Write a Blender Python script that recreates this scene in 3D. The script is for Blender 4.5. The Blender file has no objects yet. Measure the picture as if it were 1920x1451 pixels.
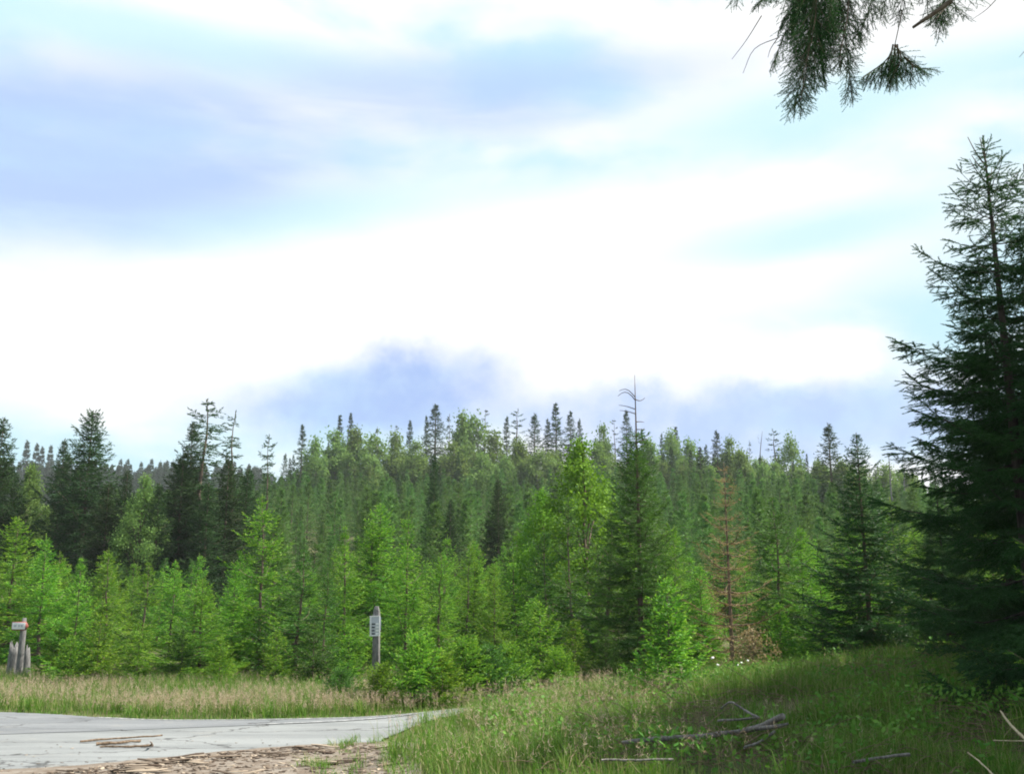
import bpy, math, random
import numpy as np

# ------------------------------------------------------------------ camera, sky, sun, exposure
scene = bpy.context.scene
col = scene.collection
R = math.radians
F_PX, CX, CY = 1970.0, 960.0, 725.5            # the lens in pixels of the 1920 px wide photograph
PITCH, EYE = R(12.6), 1.6
SUN_AZ, SUN_EL = R(80.0), R(50.0)              # clockwise from the view direction (+Y), above the horizon

cam_data = bpy.data.cameras.new('camera')
cam_data.sensor_width = 36.0
cam_data.lens = 36.0 * F_PX / 1920.0
cam_data.clip_end = 3000.0
cam = bpy.data.objects.new('camera', cam_data)
cam.location = (0, 0, EYE)
cam.rotation_euler = (R(90) + PITCH, 0, 0)
col.objects.link(cam)
scene.camera = cam

def view_dir(u, v):
    a, t = (u - CX) / F_PX, (CY - v) / F_PX
    return np.array([a, math.cos(PITCH) - t * math.sin(PITCH), math.sin(PITCH) + t * math.cos(PITCH)])
def at(u, v, Y):
    """world point at depth Y (metres ahead of the camera) seen at pixel u, v"""
    d = view_dir(u, v)
    return np.array([0, 0, EYE]) + d * (Y / d[1])
def ang(u, v):
    d = view_dir(u, v); d = d / np.linalg.norm(d)
    return math.atan2(d[0], d[1]), math.asin(d[2])

world = bpy.data.worlds.new('World')
scene.world = world
world.use_nodes = True
wt = world.node_tree
wt.nodes.clear()
class G:
    """small helper to write node graphs"""
    def __init__(s, tree): s.t = tree
    def n(s, kind, **kw):
        nd = s.t.nodes.new(kind)
        for k, v in kw.items(): setattr(nd, k, v)
        return nd
    def put(s, sock, v):
        if isinstance(v, bpy.types.NodeSocket): s.t.links.new(v, sock)
        elif v is not None: sock.default_value = v
    def math(s, op, a, b=None, c=None, clamp=False):
        nd = s.n('ShaderNodeMath', operation=op, use_clamp=clamp)
        for i, v in enumerate((a, b, c)): s.put(nd.inputs[i], v)
        return nd.outputs[0]
    def vmath(s, op, a, b=None, scale=None):
        nd = s.n('ShaderNodeVectorMath', operation=op)
        s.put(nd.inputs[0], a)
        if b is not None: s.put(nd.inputs[1], b)
        if scale is not None: s.put(nd.inputs['Scale'], scale)
        return nd.outputs['Value'] if op in ('LENGTH', 'DOT_PRODUCT') else nd.outputs[0]
    def noise(s, vec, scale, detail=4.0, rough=0.5, dist=0.0, color=False):
        nd = s.n('ShaderNodeTexNoise')
        s.put(nd.inputs['Vector'], vec)
        nd.inputs['Scale'].default_value = scale; nd.inputs['Detail'].default_value = detail
        nd.inputs['Roughness'].default_value = rough; nd.inputs['Distortion'].default_value = dist
        return nd.outputs['Color'] if color else nd.outputs['Fac']
    def ramp(s, v, a, b, lo=0.0, hi=1.0):
        nd = s.n('ShaderNodeMapRange', interpolation_type='SMOOTHSTEP')
        s.put(nd.inputs[0], v)
        for i, x in enumerate((a, b, lo, hi)): nd.inputs[1 + i].default_value = x
        return nd.outputs[0]
    def mix(s, f, a, b, blend='MIX'):
        nd = s.n('ShaderNodeMix', data_type='RGBA', blend_type=blend)
        s.put(nd.inputs[0], f); s.put(nd.inputs[6], a); s.put(nd.inputs[7], b)
        return nd.outputs[2]

def c4(c): return (c[0], c[1], c[2], 1.0)

w = G(wt)
sky = w.n('ShaderNodeTexSky', sky_type='NISHITA')
sky.sun_disc = False
sky.sun_elevation = SUN_EL
sky.sun_rotation = SUN_AZ
sky.altitude = 600
sky.dust_density = 1.5
direction = w.n('ShaderNodeTexCoord').outputs['Generated']
sep = w.n('ShaderNodeSeparateXYZ'); w.put(sep.inputs[0], direction)
az = w.math('ARCTAN2', sep.outputs[0], sep.outputs[1])
el = w.math('ARCSINE', sep.outputs[2])
stretched = w.vmath('MULTIPLY', direction, (1.0, 1.0, 2.4))
wob = w.vmath('SUBTRACT', w.noise(stretched, 3.2, 6, 0.55, color=True), (0.5, 0.5, 0.5))
comb = w.n('ShaderNodeCombineXYZ'); w.put(comb.inputs[0], az); w.put(comb.inputs[1], el)
flat = w.vmath('ADD', comb.outputs[0], w.vmath('MULTIPLY', wob, (0.14, 0.055, 0.0)))
wob2 = w.vmath('SUBTRACT', w.noise(direction, 9.0, 6, 0.6, color=True), (0.5, 0.5, 0.5))
billow = w.vmath('ADD', comb.outputs[0], w.vmath('MULTIPLY', wob2, (0.17, 0.10, 0.0)))
def cloud(u, v, ru, rv, rot, inner, outer, base=None):
    """soft patch of cloud centred on one direction of the sky; radii in photo pixels"""
    a, e = ang(u, v)
    mp = w.n('ShaderNodeMapping', vector_type='TEXTURE')
    w.put(mp.inputs['Vector'], base if base is not None else flat)
    mp.inputs['Location'].default_value = (a, e, 0)
    mp.inputs['Rotation'].default_value = (0, 0, R(rot))
    mp.inputs['Scale'].default_value = (ru / F_PX, rv / F_PX, 1)
    return w.ramp(w.vmath('LENGTH', mp.outputs[0]), outer, inner)
WHITE, LAVENDER, DEEP = c4((9.4, 9.5, 9.55)), c4((4.3, 5.7, 8.6)), c4((3.5, 4.9, 8.3))
CYAN = c4((5.6, 8.2, 9.2))
wisps = w.noise(stretched, 4.2, 5, 0.5, 0.2)
haze_sky = w.mix(0.92, sky.outputs[0], CYAN)
base_col = w.mix(w.ramp(wisps, 0.38, 0.61), haze_sky, WHITE)
# the thin blue openings and the white mass over the hill
open_mask = w.math('MAXIMUM', cloud(1560, 215, 560, 95, 4, 0.2, 1.1), cloud(1520, 440, 420, 60, 5, 0.1, 1.1))
open_mask = w.math('MAXIMUM', open_mask, cloud(250, 60, 700, 70, -2, 0.2, 1.1))
open_mask = w.math('MAXIMUM', open_mask, cloud(520, 420, 620, 75, 8, 0.1, 1.1))
mass = w.math('MAXIMUM', cloud(900, 520, 1050, 190, 3, 0.55, 1.15), cloud(1750, 60, 420, 110, 0, 0.4, 1.1))
mass = w.math('MAXIMUM', mass, cloud(60, 640, 560, 150, 0, 0.5, 1.15))
base_col = w.mix(mass, base_col, WHITE)
base_col = w.mix(w.math('MULTIPLY', open_mask, 0.85), base_col, CYAN)
# grey violet undersides: the long bank at the upper left, the heap and the low bank over the hill
bank = w.math('MAXIMUM', cloud(20, 285, 860, 205, 9, 0.45, 1.1), w.math('MULTIPLY', cloud(820, 180, 780, 95, 3, 0.1, 1.2), 0.85))
heap = w.math('MAXIMUM', cloud(665, 768, 345, 95, 5, 0.3, 1.1, billow), cloud(800, 728, 240, 80, 3, 0.2, 1.1, billow))
low = cloud(1400, 790, 620, 95, -2, 0.5, 1.1, billow)
elsewhere = w.math('MULTIPLY', w.ramp(w.noise(stretched, 2.0, 5, 0.5), 0.5, 0.7), w.ramp(w.math('ABSOLUTE', az), 0.6, 0.95))
streaks = w.noise(w.vmath('MULTIPLY', direction, (1.0, 1.0, 5.5)), 4.0, 6, 0.6, 0.3)
tone = w.ramp(streaks, 0.3, 0.65, 0.62, 1.0)
shade = w.math('MULTIPLY', w.math('MAXIMUM', bank, elsewhere), tone)
out_col = w.mix(w.math('MULTIPLY', shade, 0.95), base_col, LAVENDER)
heap_tone = w.ramp(w.noise(direction, 22.0, 6, 0.55), 0.3, 0.7, 0.6, 1.0)
out_col = w.mix(w.math('MULTIPLY', heap, heap_tone), out_col, DEEP)
out_col = w.mix(w.math('MULTIPLY', low, heap_tone), out_col, LAVENDER)
bg = w.n('ShaderNodeBackground')
w.put(bg.inputs['Color'], out_col); bg.inputs['Strength'].default_value = 0.05
wo = w.n('ShaderNodeOutputWorld'); w.put(wo.inputs['Surface'], bg.outputs[0])

sun_data = bpy.data.lights.new('sun', 'SUN')
sun_data.energy = 5.0
sun_data.angle = R(0.55)
sun_data.color = (1.0, 0.95, 0.86)
sun = bpy.data.objects.new('sun', sun_data)
to_sun = np.array([math.sin(SUN_AZ) * math.cos(SUN_EL), math.cos(SUN_AZ) * math.cos(SUN_EL), math.sin(SUN_EL)])
sun.rotation_euler = (R(90) - SUN_EL, 0, -SUN_AZ + math.pi)
from mathutils import Vector
sun.rotation_euler = Vector(to_sun).to_track_quat('Z', 'Y').to_euler()
sun.location = (30, 10, 40)
col.objects.link(sun)

vs = scene.view_settings
vs.view_transform = 'Standard'; vs.look = 'None'; vs.exposure = 1.2; vs.gamma = 1.0
vs.use_curve_mapping = False
scene.cycles.use_denoising = True
scene.cycles.max_bounces = 6
scene.cycles.diffuse_bounces = 2
scene.cycles.transmission_bounces = 2
scene.cycles.transparent_max_bounces = 4
scene.cycles.volume_bounces = 0
scene.cycles.filter_width = 1.9
scene.cycles.use_adaptive_sampling = True

# ------------------------------------------------------------------ helpers
rng = np.random.default_rng(11)
random.seed(5)
def ss(a, b, x):
    t = np.clip((np.asarray(x, float) - a) / (b - a), 0, 1)
    return t * t * (3 - 2 * t)
def unit(a):
    a = np.asarray(a, float)
    return a / np.maximum(np.linalg.norm(a, axis=-1, keepdims=True), 1e-9)

def height(x, y):
    x, y = np.asarray(x, float), np.asarray(y, float)
    h = 1.3 * ss(20, 62, y)
    side = 0.22 + 0.78 * ss(-88, -34, x) - 0.24 * ss(30, 95, x)
    h = h + 23.5 * side * np.clip((y - 58) / 147.0, 0, 1) ** 1.1 * (1 - 0.35 * ss(225, 330, y))
    h = h + 51 * ss(240, 470, y) * ss(-40, -120, x)
    h = h + 0.105 * np.clip(x - 0.2, 0, 9) * ss(7, 17, y) * (1 - 0.5 * ss(20, 30, y))
    h = h + 0.16 * ss(-2.1, 0.2, x) * ss(22, 17, y)
    h = h + 0.05 * np.sin(x * 0.9 + 1.3) * np.sin(y * 0.7) * ss(-1.0, 2.0, x)
    return h

def mesh(name, verts, faces, mat=None, attrs=None, smooth=False):
    """faces: an (n,3) or (n,4) array, or a list of such arrays"""
    if not isinstance(faces, list): faces = [faces]
    faces = [np.asarray(f, np.int32) for f in faces if len(f)]
    me = bpy.data.meshes.new(name)
    verts = np.asarray(verts, np.float32)
    me.vertices.add(len(verts))
    me.vertices.foreach_set('co', verts.ravel())
    loops = np.concatenate([f.ravel() for f in faces])
    sizes = np.concatenate([np.full(len(f), f.shape[1], np.int32) for f in faces])
    starts = np.concatenate([[0], np.cumsum(sizes)[:-1]]).astype(np.int32)
    me.loops.add(len(loops)); me.loops.foreach_set('vertex_index', loops)
    me.polygons.add(len(sizes))
    me.polygons.foreach_set('loop_start', starts)
    me.polygons.foreach_set('loop_total', sizes)
    if smooth: me.polygons.foreach_set('use_smooth', np.ones(len(sizes), bool))
    me.update(calc_edges=True)
    for k, v in (attrs or {}).items():
        a = me.attributes.new(k, 'FLOAT', 'POINT')
        a.data.foreach_set('value', np.asarray(v, np.float32))
    if mat: me.materials.append(mat)
    return me

def crown_mesh(name, verts, faces, va, fr, limbs, mat, bark):
    """foliage (slot 0) together with the branches that carry it (slot 1)"""
    lv = np.concatenate(limbs.v); n0 = len(verts)
    lf = [f + n0 for f in limbs.f]
    q4 = [f for f in lf if f.shape[1] == 4]; q3 = [f for f in lf if f.shape[1] == 3]
    fs = [faces] + ([np.concatenate(q4)] if q4 else []) + ([np.concatenate(q3)] if q3 else [])
    z = np.zeros(len(lv))
    me = mesh(name, np.concatenate([verts, lv]), fs, mat, {'var': np.concatenate([va, z]), 'fresh': np.concatenate([fr, z])})
    me.materials.append(bark)
    mi = np.zeros(len(me.polygons), np.int32); mi[len(faces):] = 1
    me.polygons.foreach_set('material_index', mi)
    return me

def link(name, me, parent=None, loc=None, **props):
    o = bpy.data.objects.new(name, me)
    col.objects.link(o)
    if parent: o.parent = parent
    if loc is not None: o.location = loc
    for k, v in props.items():
        if v is not None: o[k] = v
    return o
def tag(o, label, category, group=None):
    o['label'] = label; o['category'] = category
    if group: o['group'] = group
    return o

class Tubes:
    """collects tapered round limbs in one mesh"""
    def __init__(s): s.v, s.f, s.k = [], [], 0
    def add(s, pts, rad, sides=5, cap=True):
        pts = np.asarray(pts, float); n = len(pts)
        rad = np.broadcast_to(np.asarray(rad, float), (n,))
        tan = unit(np.gradient(pts, axis=0))
        ref = np.array([0, 0, 1.0]) if abs(tan[:, 2]).mean() < 0.8 else np.array([1.0, 0, 0])
        a = unit(np.cross(tan, ref)); b = np.cross(tan, a)
        th = np.arange(sides) * 2 * math.pi / sides
        ring = pts[:, None] + rad[:, None, None] * (np.cos(th)[None, :, None] * a[:, None] + np.sin(th)[None, :, None] * b[:, None])
        s.v.append(ring.reshape(-1, 3))
        i = np.arange(n - 1)[:, None] * sides; j = np.arange(sides)[None]; j2 = (j + 1) % sides
        q = np.stack([i + j, i + j2, i + sides + j2, i + sides + j], -1).reshape(-1, 4) + s.k
        s.f.append(q)
        s.k += n * sides
        if cap:
            for e in (0, n - 1):
                s.v.append(pts[e][None])
                r0 = s.k - n * sides + e * sides if e == 0 else s.k - 1 - sides
                ids = r0 + np.arange(sides); nx = r0 + (np.arange(sides) + 1) % sides
                tri = np.stack([ids, nx, np.full(sides, s.k), np.full(sides, s.k)], -1)
                s.f.append(tri[:, [0, 1, 2, 2]] if False else np.stack([ids, nx, np.full(sides, s.k)], -1))
                s.k += 1
    def mesh(s, name, mat, smooth=True):
        quads = [f for f in s.f if f.shape[1] == 4]; tris = [f for f in s.f if f.shape[1] == 3]
        fs = []
        if quads: fs.append(np.concatenate(quads))
        if tris: fs.append(np.concatenate(tris))
        return mesh(name, np.concatenate(s.v), fs, mat, smooth=smooth)

# ------------------------------------------------------------------ materials
def new_mat(name):
    m = bpy.data.materials.new(name); m.use_nodes = True
    m.node_tree.nodes.clear()
    g = G(m.node_tree)
    out = g.n('ShaderNodeOutputMaterial')
    return m, g, out
def principled(g, color, rough=0.8, spec=0.3, normal=None):
    p = g.n('ShaderNodeBsdfPrincipled')
    g.put(p.inputs['Base Color'], color); g.put(p.inputs['Roughness'], rough)
    p.inputs['Specular IOR Level'].default_value = spec
    if normal is not None: g.put(p.inputs['Normal'], normal)
    return p.outputs[0]
def bump(g, h, strength=0.5, dist=0.02):
    b = g.n('ShaderNodeBump'); b.inputs['Strength'].default_value = strength; b.inputs['Distance'].default_value = dist
    g.put(b.inputs['Height'], h)
    return b.outputs[0]
def leaf_mat(name, a, b, fresh=None, trans=0.3, rough=0.6, spec=0.10, spread=0.35):
    """foliage: attribute 'var' (one value per shoot) runs from colour a to b, 'fresh' marks young growth"""
    m, g, out = new_mat(name)
    at_ = g.n('ShaderNodeAttribute', attribute_name='var').outputs['Fac']
    oi = g.n('ShaderNodeObjectInfo').outputs['Random']
    c = g.mix(at_, c4(a), c4(b))
    if fresh is not None:
        fr = g.n('ShaderNodeAttribute', attribute_name='fresh').outputs['Fac']
        c = g.mix(fr, c, c4(fresh))
    hsv = g.n('ShaderNodeHueSaturation')
    g.put(hsv.inputs['Color'], c)
    g.put(hsv.inputs['Hue'], g.math('MULTIPLY_ADD', oi, 0.03 , 0.485))
    g.put(hsv.inputs['Value'], g.math('MULTIPLY_ADD', oi, spread, 1 - spread / 2))
    c = hsv.outputs[0]
    d = principled(g, c, rough, spec)
    t = g.n('ShaderNodeBsdfTranslucent'); g.put(t.inputs['Color'], g.mix(0.25, c, c4((b[0] * 1.5, b[1] * 1.4, b[2] * 0.6))))
    mx = g.n('ShaderNodeMixShader'); mx.inputs[0].default_value = trans
    g.put(mx.inputs[1], d); g.put(mx.inputs[2], t.outputs[0])
    g.put(out.inputs['Surface'], mx.outputs[0])
    return m
def bark_mat(name, a, b, scale=14.0):
    m, g, out = new_mat(name)
    oc = g.n('ShaderNodeTexCoord').outputs['Object']
    v = g.vmath('MULTIPLY', oc, (1, 1, 0.25))
    n = g.noise(v, scale, 6, 0.65)
    c = g.mix(g.ramp(n, 0.3, 0.7), c4(a), c4(b))
    g.put(out.inputs['Surface'], principled(g, c, 0.9, 0.2, bump(g, n, 0.7, 0.02)))
    return m

M = {}
M['young'] = leaf_mat('young_spruce_needles', (0.038, 0.128, 0.016), (0.155, 0.345, 0.030), fresh=(0.36, 0.54, 0.052), trans=0.32, spec=0.14, rough=0.45, spread=0.5)
M['young_deep'] = leaf_mat('deep_green_spruce_needles', (0.026, 0.085, 0.018), (0.075, 0.170, 0.028), fresh=(0.15, 0.28, 0.045), trans=0.30, spec=0.14, rough=0.45)
M['dark'] = leaf_mat('old_spruce_needles', (0.020, 0.050, 0.018), (0.046, 0.090, 0.025), trans=0.18)
M['near_dark'] = leaf_mat('tall_spruce_needles', (0.018, 0.058, 0.018), (0.042, 0.105, 0.026), trans=0.22, spec=0.14, rough=0.5, spread=0.1)
M['hill'] = leaf_mat('hillside_spruce_needles', (0.046, 0.120, 0.028), (0.115, 0.220, 0.046), trans=0.28, spread=0.5)
M['ridge'] = leaf_mat('ridge_spruce_needles', (0.024, 0.050, 0.024), (0.042, 0.075, 0.030), trans=0.15)
M['broad'] = leaf_mat('hill_broadleaf_leaves', (0.080, 0.155, 0.040), (0.170, 0.260, 0.066), trans=0.38, spread=0.4)
M['bright'] = leaf_mat('bright_broadleaf_leaves', (0.075, 0.180, 0.018), (0.175, 0.315, 0.030), trans=0.32)
M['brown'] = leaf_mat('dead_spruce_needles', (0.19, 0.13, 0.066), (0.33, 0.235, 0.12), trans=0.3, spread=0.1)
M['brush'] = leaf_mat('withered_brush_leaves', (0.18, 0.15, 0.075), (0.34, 0.28, 0.15), fresh=(0.16, 0.24, 0.06), trans=0.3)
M['grass'] = leaf_mat('grass_blades', (0.052, 0.140, 0.016), (0.135, 0.235, 0.036), fresh=(0.33, 0.29, 0.14), trans=0.35, spread=0.0)
M['plume'] = leaf_mat('grass_plumes', (0.35, 0.26, 0.20), (0.52, 0.42, 0.33), trans=0.4, spread=0.0)
M['weed'] = leaf_mat('verge_weeds', (0.06, 0.17, 0.025), (0.15, 0.28, 0.05), trans=0.35)
M['bark'] = bark_mat('spruce_bark', (0.07, 0.050, 0.038), (0.17, 0.13, 0.10))
M['dark_bark'] = bark_mat('dark_spruce_bark', (0.030, 0.026, 0.024), (0.085, 0.072, 0.062))
M['pale_bark'] = bark_mat('pale_bark', (0.20, 0.18, 0.155), (0.38, 0.35, 0.31))
M['dead_bark'] = bark_mat('dead_brown_bark', (0.08, 0.056, 0.040), (0.20, 0.145, 0.10))
M['grey_wood'] = bark_mat('weathered_grey_wood', (0.085, 0.082, 0.082), (0.20, 0.195, 0.19), 22)
M['dim_wood'] = bark_mat('fallen_grey_wood', (0.085, 0.075, 0.07), (0.24, 0.22, 0.205), 26)  # muted grey-brown tone of the fallen branches, mottled by noise
M['stick'] = bark_mat('fallen_stick_bark', (0.075, 0.050, 0.032), (0.22, 0.16, 0.11), 30)
M['straw_twig'] = bark_mat('pale_dry_twig', (0.30, 0.24, 0.15), (0.52, 0.44, 0.30), 30)

# ------------------------------------------------------------------ terrain and road
FAR = np.array([(-60, 27), (-30, 23), (-15, 20.6), (-9.15, 19.6), (-7.0, 18.6), (-5.4, 18.1), (-2.9, 18.5), (-1.6, 19.4), (0.4, 21.4), (2.2, 22.3), (5, 22.8), (9, 23.2), (20, 24)], float)
NEAR = np.array([(-60, 8), (-30, 9.5), (-15, 10.2), (-8, 11.0), (-5.6, 11.9), (-4.4, 12.5), (-3.4, 13.7), (-1.9, 14.6), (-1.35, 17.6), (0.5, 19.4), (3.0, 20.2), (8, 20.8), (20, 21.4)], float)
def dense(poly, n=6):
    out = []
    P = np.vstack([2 * poly[0] - poly[1], poly, 2 * poly[-1] - poly[-2]])
    for i in range(1, len(P) - 2):
        for t in np.arange(n) / n:
            a, b, c, d = P[i - 1], P[i], P[i + 1], P[i + 2]
            out.append(0.5 * (2 * b + (c - a) * t + (2 * a - 5 * b + 4 * c - d) * t * t + (3 * b - a - 3 * c + d) * t ** 3))
    out.append(poly[-1])
    return np.array(out)
FAR_D, NEAR_D = dense(FAR), dense(NEAR)
def on_road(x, y, margin=0.0):
    fx = np.interp(x, FAR_D[:, 0], FAR_D[:, 1]) - margin
    # the near edge doubles back a little, so take it by x as well (its y grows with x)
    nx = np.interp(x, NEAR_D[:, 0], NEAR_D[:, 1]) + margin
    return (y < fx) & (y > nx)

def grid_faces(nu, nv):
    i = np.arange(nu - 1)[:, None] * nv + np.arange(nv - 1)[None]
    return np.stack([i, i + nv, i + nv + 1, i + 1], -1).reshape(-1, 4)
def axis(*segs):
    out = []
    for a, b, st in segs: out.append(np.arange(a, b, st))
    return np.concatenate(out + [[segs[-1][1]]])
gx = axis((-1500, -300, 150), (-300, -60, 20), (-60, -14, 4), (-14, 14, 0.4), (14, 60, 4), (60, 300, 20), (300, 1500, 150))
gy = axis((-300, -20, 40), (-20, 6, 4), (6, 30, 0.4), (30, 70, 3), (70, 260, 10), (260, 520, 20), (520, 2000, 200))
X, Y = np.meshgrid(gx, gy, indexing='ij')
Z = height(X, Y)
m, g, out = new_mat('forest_ground')
oc = g.n('ShaderNodeTexCoord').outputs['Object']
n1, n2 = g.noise(oc, 0.9, 6, 0.6), g.noise(oc, 9.0, 5, 0.65)
c = g.mix(g.ramp(n1, 0.35, 0.65), c4((0.050, 0.075, 0.022)), c4((0.105, 0.100, 0.050)))
c = g.mix(g.math('MULTIPLY', g.ramp(n2, 0.45, 0.7), 0.6), c, c4((0.090, 0.066, 0.042)))
g.put(out.inputs['Surface'], principled(g, c, 0.95, 0.1, bump(g, n2, 0.8, 0.06)))
link('ground', mesh('ground', np.stack([X, Y, Z], -1).reshape(-1, 3), grid_faces(*X.shape), m, smooth=True), kind='structure')

def asphalt(name, lo, hi, patch):
    m, g, out = new_mat(name)
    oc = g.n('ShaderNodeTexCoord').outputs['Object']
    fine, wide, mid = g.noise(oc, 60, 3, 0.7), g.noise(g.vmath('MULTIPLY', oc, (0.35, 1, 1)), 0.9, 5, 0.6), g.noise(oc, 5, 5, 0.6)
    c = g.mix(g.ramp(wide, 0.3, 0.7), c4(lo), c4(hi))
    c = g.mix(g.math('MULTIPLY', g.ramp(mid, 0.58, 0.72), 0.5), c, c4(patch))
    c = g.mix(g.math('MULTIPLY', g.ramp(fine, 0.5, 0.75), 0.35), c, c4((0.34, 0.34, 0.33)))
    vor = g.n('ShaderNodeTexVoronoi', feature='DISTANCE_TO_EDGE')
    g.put(vor.inputs['Vector'], g.vmath('ADD', g.vmath('MULTIPLY', oc, (0.35, 0.8, 1)), g.vmath('SCALE', g.noise(oc, 1.5, 4, 0.6, color=True), scale=0.5)))
    vor.inputs['Scale'].default_value = 0.8
    c = g.mix(g.ramp(vor.outputs['Distance'], 0.016, 0.003), c, c4((0.06, 0.06, 0.06)))
    streak = g.noise(g.vmath('MULTIPLY', oc, (0.12, 2.2, 1)), 1.6, 4, 0.6)          # tracks along the road
    c = g.mix(g.math('MULTIPLY', g.ramp(streak, 0.45, 0.7), 0.45), c, c4(patch))
    dust = g.noise(oc, 1.7, 6, 0.7)
    c = g.mix(g.math('MULTIPLY', g.ramp(dust, 0.55, 0.75), 0.5), c, c4((0.26, 0.245, 0.215)))
    g.put(out.inputs['Surface'], principled(g, c, 0.85, 0.3, bump(g, fine, 0.8, 0.01)))
    return m
M['asphalt'] = asphalt('worn_asphalt', (0.150, 0.158, 0.160), (0.215, 0.224, 0.224), (0.12, 0.125, 0.13))
M['asphalt_far'] = asphalt('older_asphalt', (0.120, 0.127, 0.135), (0.175, 0.182, 0.19), (0.095, 0.10, 0.11))
def strip(name, far, near, nv, lift, mat, jag=0.0):
    t = np.linspace(0, 1, nv)
    P = near[:, None] * (1 - t)[None, :, None] + far[:, None] * t[None, :, None]
    if jag:
        k = np.random.default_rng(3).normal(0, jag, (len(near), 2))
        P[:, 0] += k; P[:, -1] += k[::-1] * 0.35
    z = height(P[..., 0], P[..., 1]) + lift
    return link(name, mesh(name, np.concatenate([P, z[..., None]], -1).reshape(-1, 3), grid_faces(len(near), nv), mat, smooth=True), kind='structure')
strip('road', dense(FAR, 30), dense(NEAR, 30), 22, 0.030, M['asphalt'], 0.055)
# the older lane joins along a seam
SEAM = np.array([(-60, 17), (-30, 15.8), (-15, 15.3), (-9.2, 15.2), (-7.0, 15.9), (-5.2, 16.6), (-2.6, 17.9), (-1.55, 19.2)], float)
SFAR = np.array([(-60, 26.8), (-30, 22.9), (-15, 20.5), (-9.15, 19.52), (-7.0, 18.52), (-5.4, 18.02), (-2.9, 18.42), (-1.65, 19.3)], float)
strip('road_lane', dense(SFAR), dense(SEAM), 10, 0.036, M['asphalt_far'])
m, g, out = new_mat('worn_white_paint')
oc = g.n('ShaderNodeTexCoord').outputs['Object']
g.put(out.inputs['Surface'], principled(g, g.mix(g.ramp(g.noise(oc, 14, 5, 0.7), 0.36, 0.56), c4((0.58, 0.58, 0.56)), c4((0.24, 0.245, 0.25))), 0.7, 0.3))
M['paint'] = m
eA = dense(np.array([(-7.0, 18.50), (-5.4, 18.0), (-2.9, 18.4), (-1.65, 19.28), (-0.6, 20.3), (0.3, 21.2)]), 8)
strip('road_edge_line', eA, eA - np.array([0.0, 0.07]), 3, 0.042, M['paint'])
eB = dense(np.array([(-4.0, 17.22), (-2.6, 17.96), (-1.62, 19.15)]), 8)
strip('road_seam_line', eB, eB - np.array([0.0, 0.07]), 3, 0.044, M['paint'])
# reddish soil with bark litter along the near side
m, g, out = new_mat('bark_littered_soil')
oc = g.n('ShaderNodeTexCoord').outputs['Object']
n1, n2 = g.noise(oc, 3.0, 6, 0.65), g.noise(g.vmath('MULTIPLY', oc, (0.5, 1, 1)), 22, 5, 0.7)
c = g.mix(g.ramp(n1, 0.35, 0.65), c4((0.15, 0.118, 0.092)), c4((0.23, 0.20, 0.17)))
c = g.mix(g.ramp(n2, 0.5, 0.68), c, c4((0.12, 0.085, 0.06)))
g.put(out.inputs['Surface'], principled(g, c, 0.95, 0.15, bump(g, n2, 0.9, 0.03)))
M['soil'] = m
sN = np.array([(-15, 6), (-9, 6), (-6, 6), (-4, 6), (-2.4, 6), (-1.2, 6), (-0.4, 6)], float)
sF = np.array([(-15, 10.3), (-9, 10.95), (-5.6, 12.0), (-4.3, 12.9), (-3.2, 14.05), (-1.9, 14.7), (-1.2, 14.2)], float)
strip('soil_shoulder', dense(sF), dense(sN), 30, 0.040, M['soil'], 0.09)

# ------------------------------------------------------------------ trees: generators
def needles(O, D, N, L, var, r, spacing, nl, nw, flat=0.55, tipfresh=0.0):
    """expand shoots (origin, direction, up, length) into needle-like triangles"""
    cnt = np.maximum(3, (L / spacing).astype(int))
    idx = np.repeat(np.arange(len(L)), cnt)
    start = np.cumsum(cnt) - cnt
    t = (np.arange(len(idx)) - start[idx] + r.random(len(idx))) / cnt[idx]
    o, d, n = O[idx], D[idx], N[idx]
    s = np.cross(d, n)
    ph = r.random(len(idx)) * 2 * math.pi
    lat = np.cos(ph)[:, None] * s + (flat * np.sin(ph))[:, None] * n
    base = o + d * (L[idx] * t)[:, None] - np.array([0, 0, 1.0]) * (L[idx] * 0.10 * t * t)[:, None]
    lean = 0.55 + 0.75 * t
    nd = unit(d * lean[:, None] + lat * 0.8)
    ln = nl * (0.75 + 0.5 * r.random(len(idx))) * (1 - 0.25 * t)
    sidev = unit(np.cross(nd, r.normal(size=(len(idx), 3))))
    wv = sidev * (nw * 0.5)
    V = np.stack([base - wv, base + wv, base + nd * ln[:, None]], 1).reshape(-1, 3)
    Fc = np.arange(len(idx) * 3, dtype=np.int32).reshape(-1, 3)
    va = np.repeat(np.clip(var[idx] + r.normal(0, 0.12, len(idx)), 0, 1), 3)
    fr = np.repeat(np.clip((t - 0.55) * 2.2, 0, 1) * tipfresh * (var[idx] > 0.35), 3)
    return V, Fc, va, fr

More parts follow.
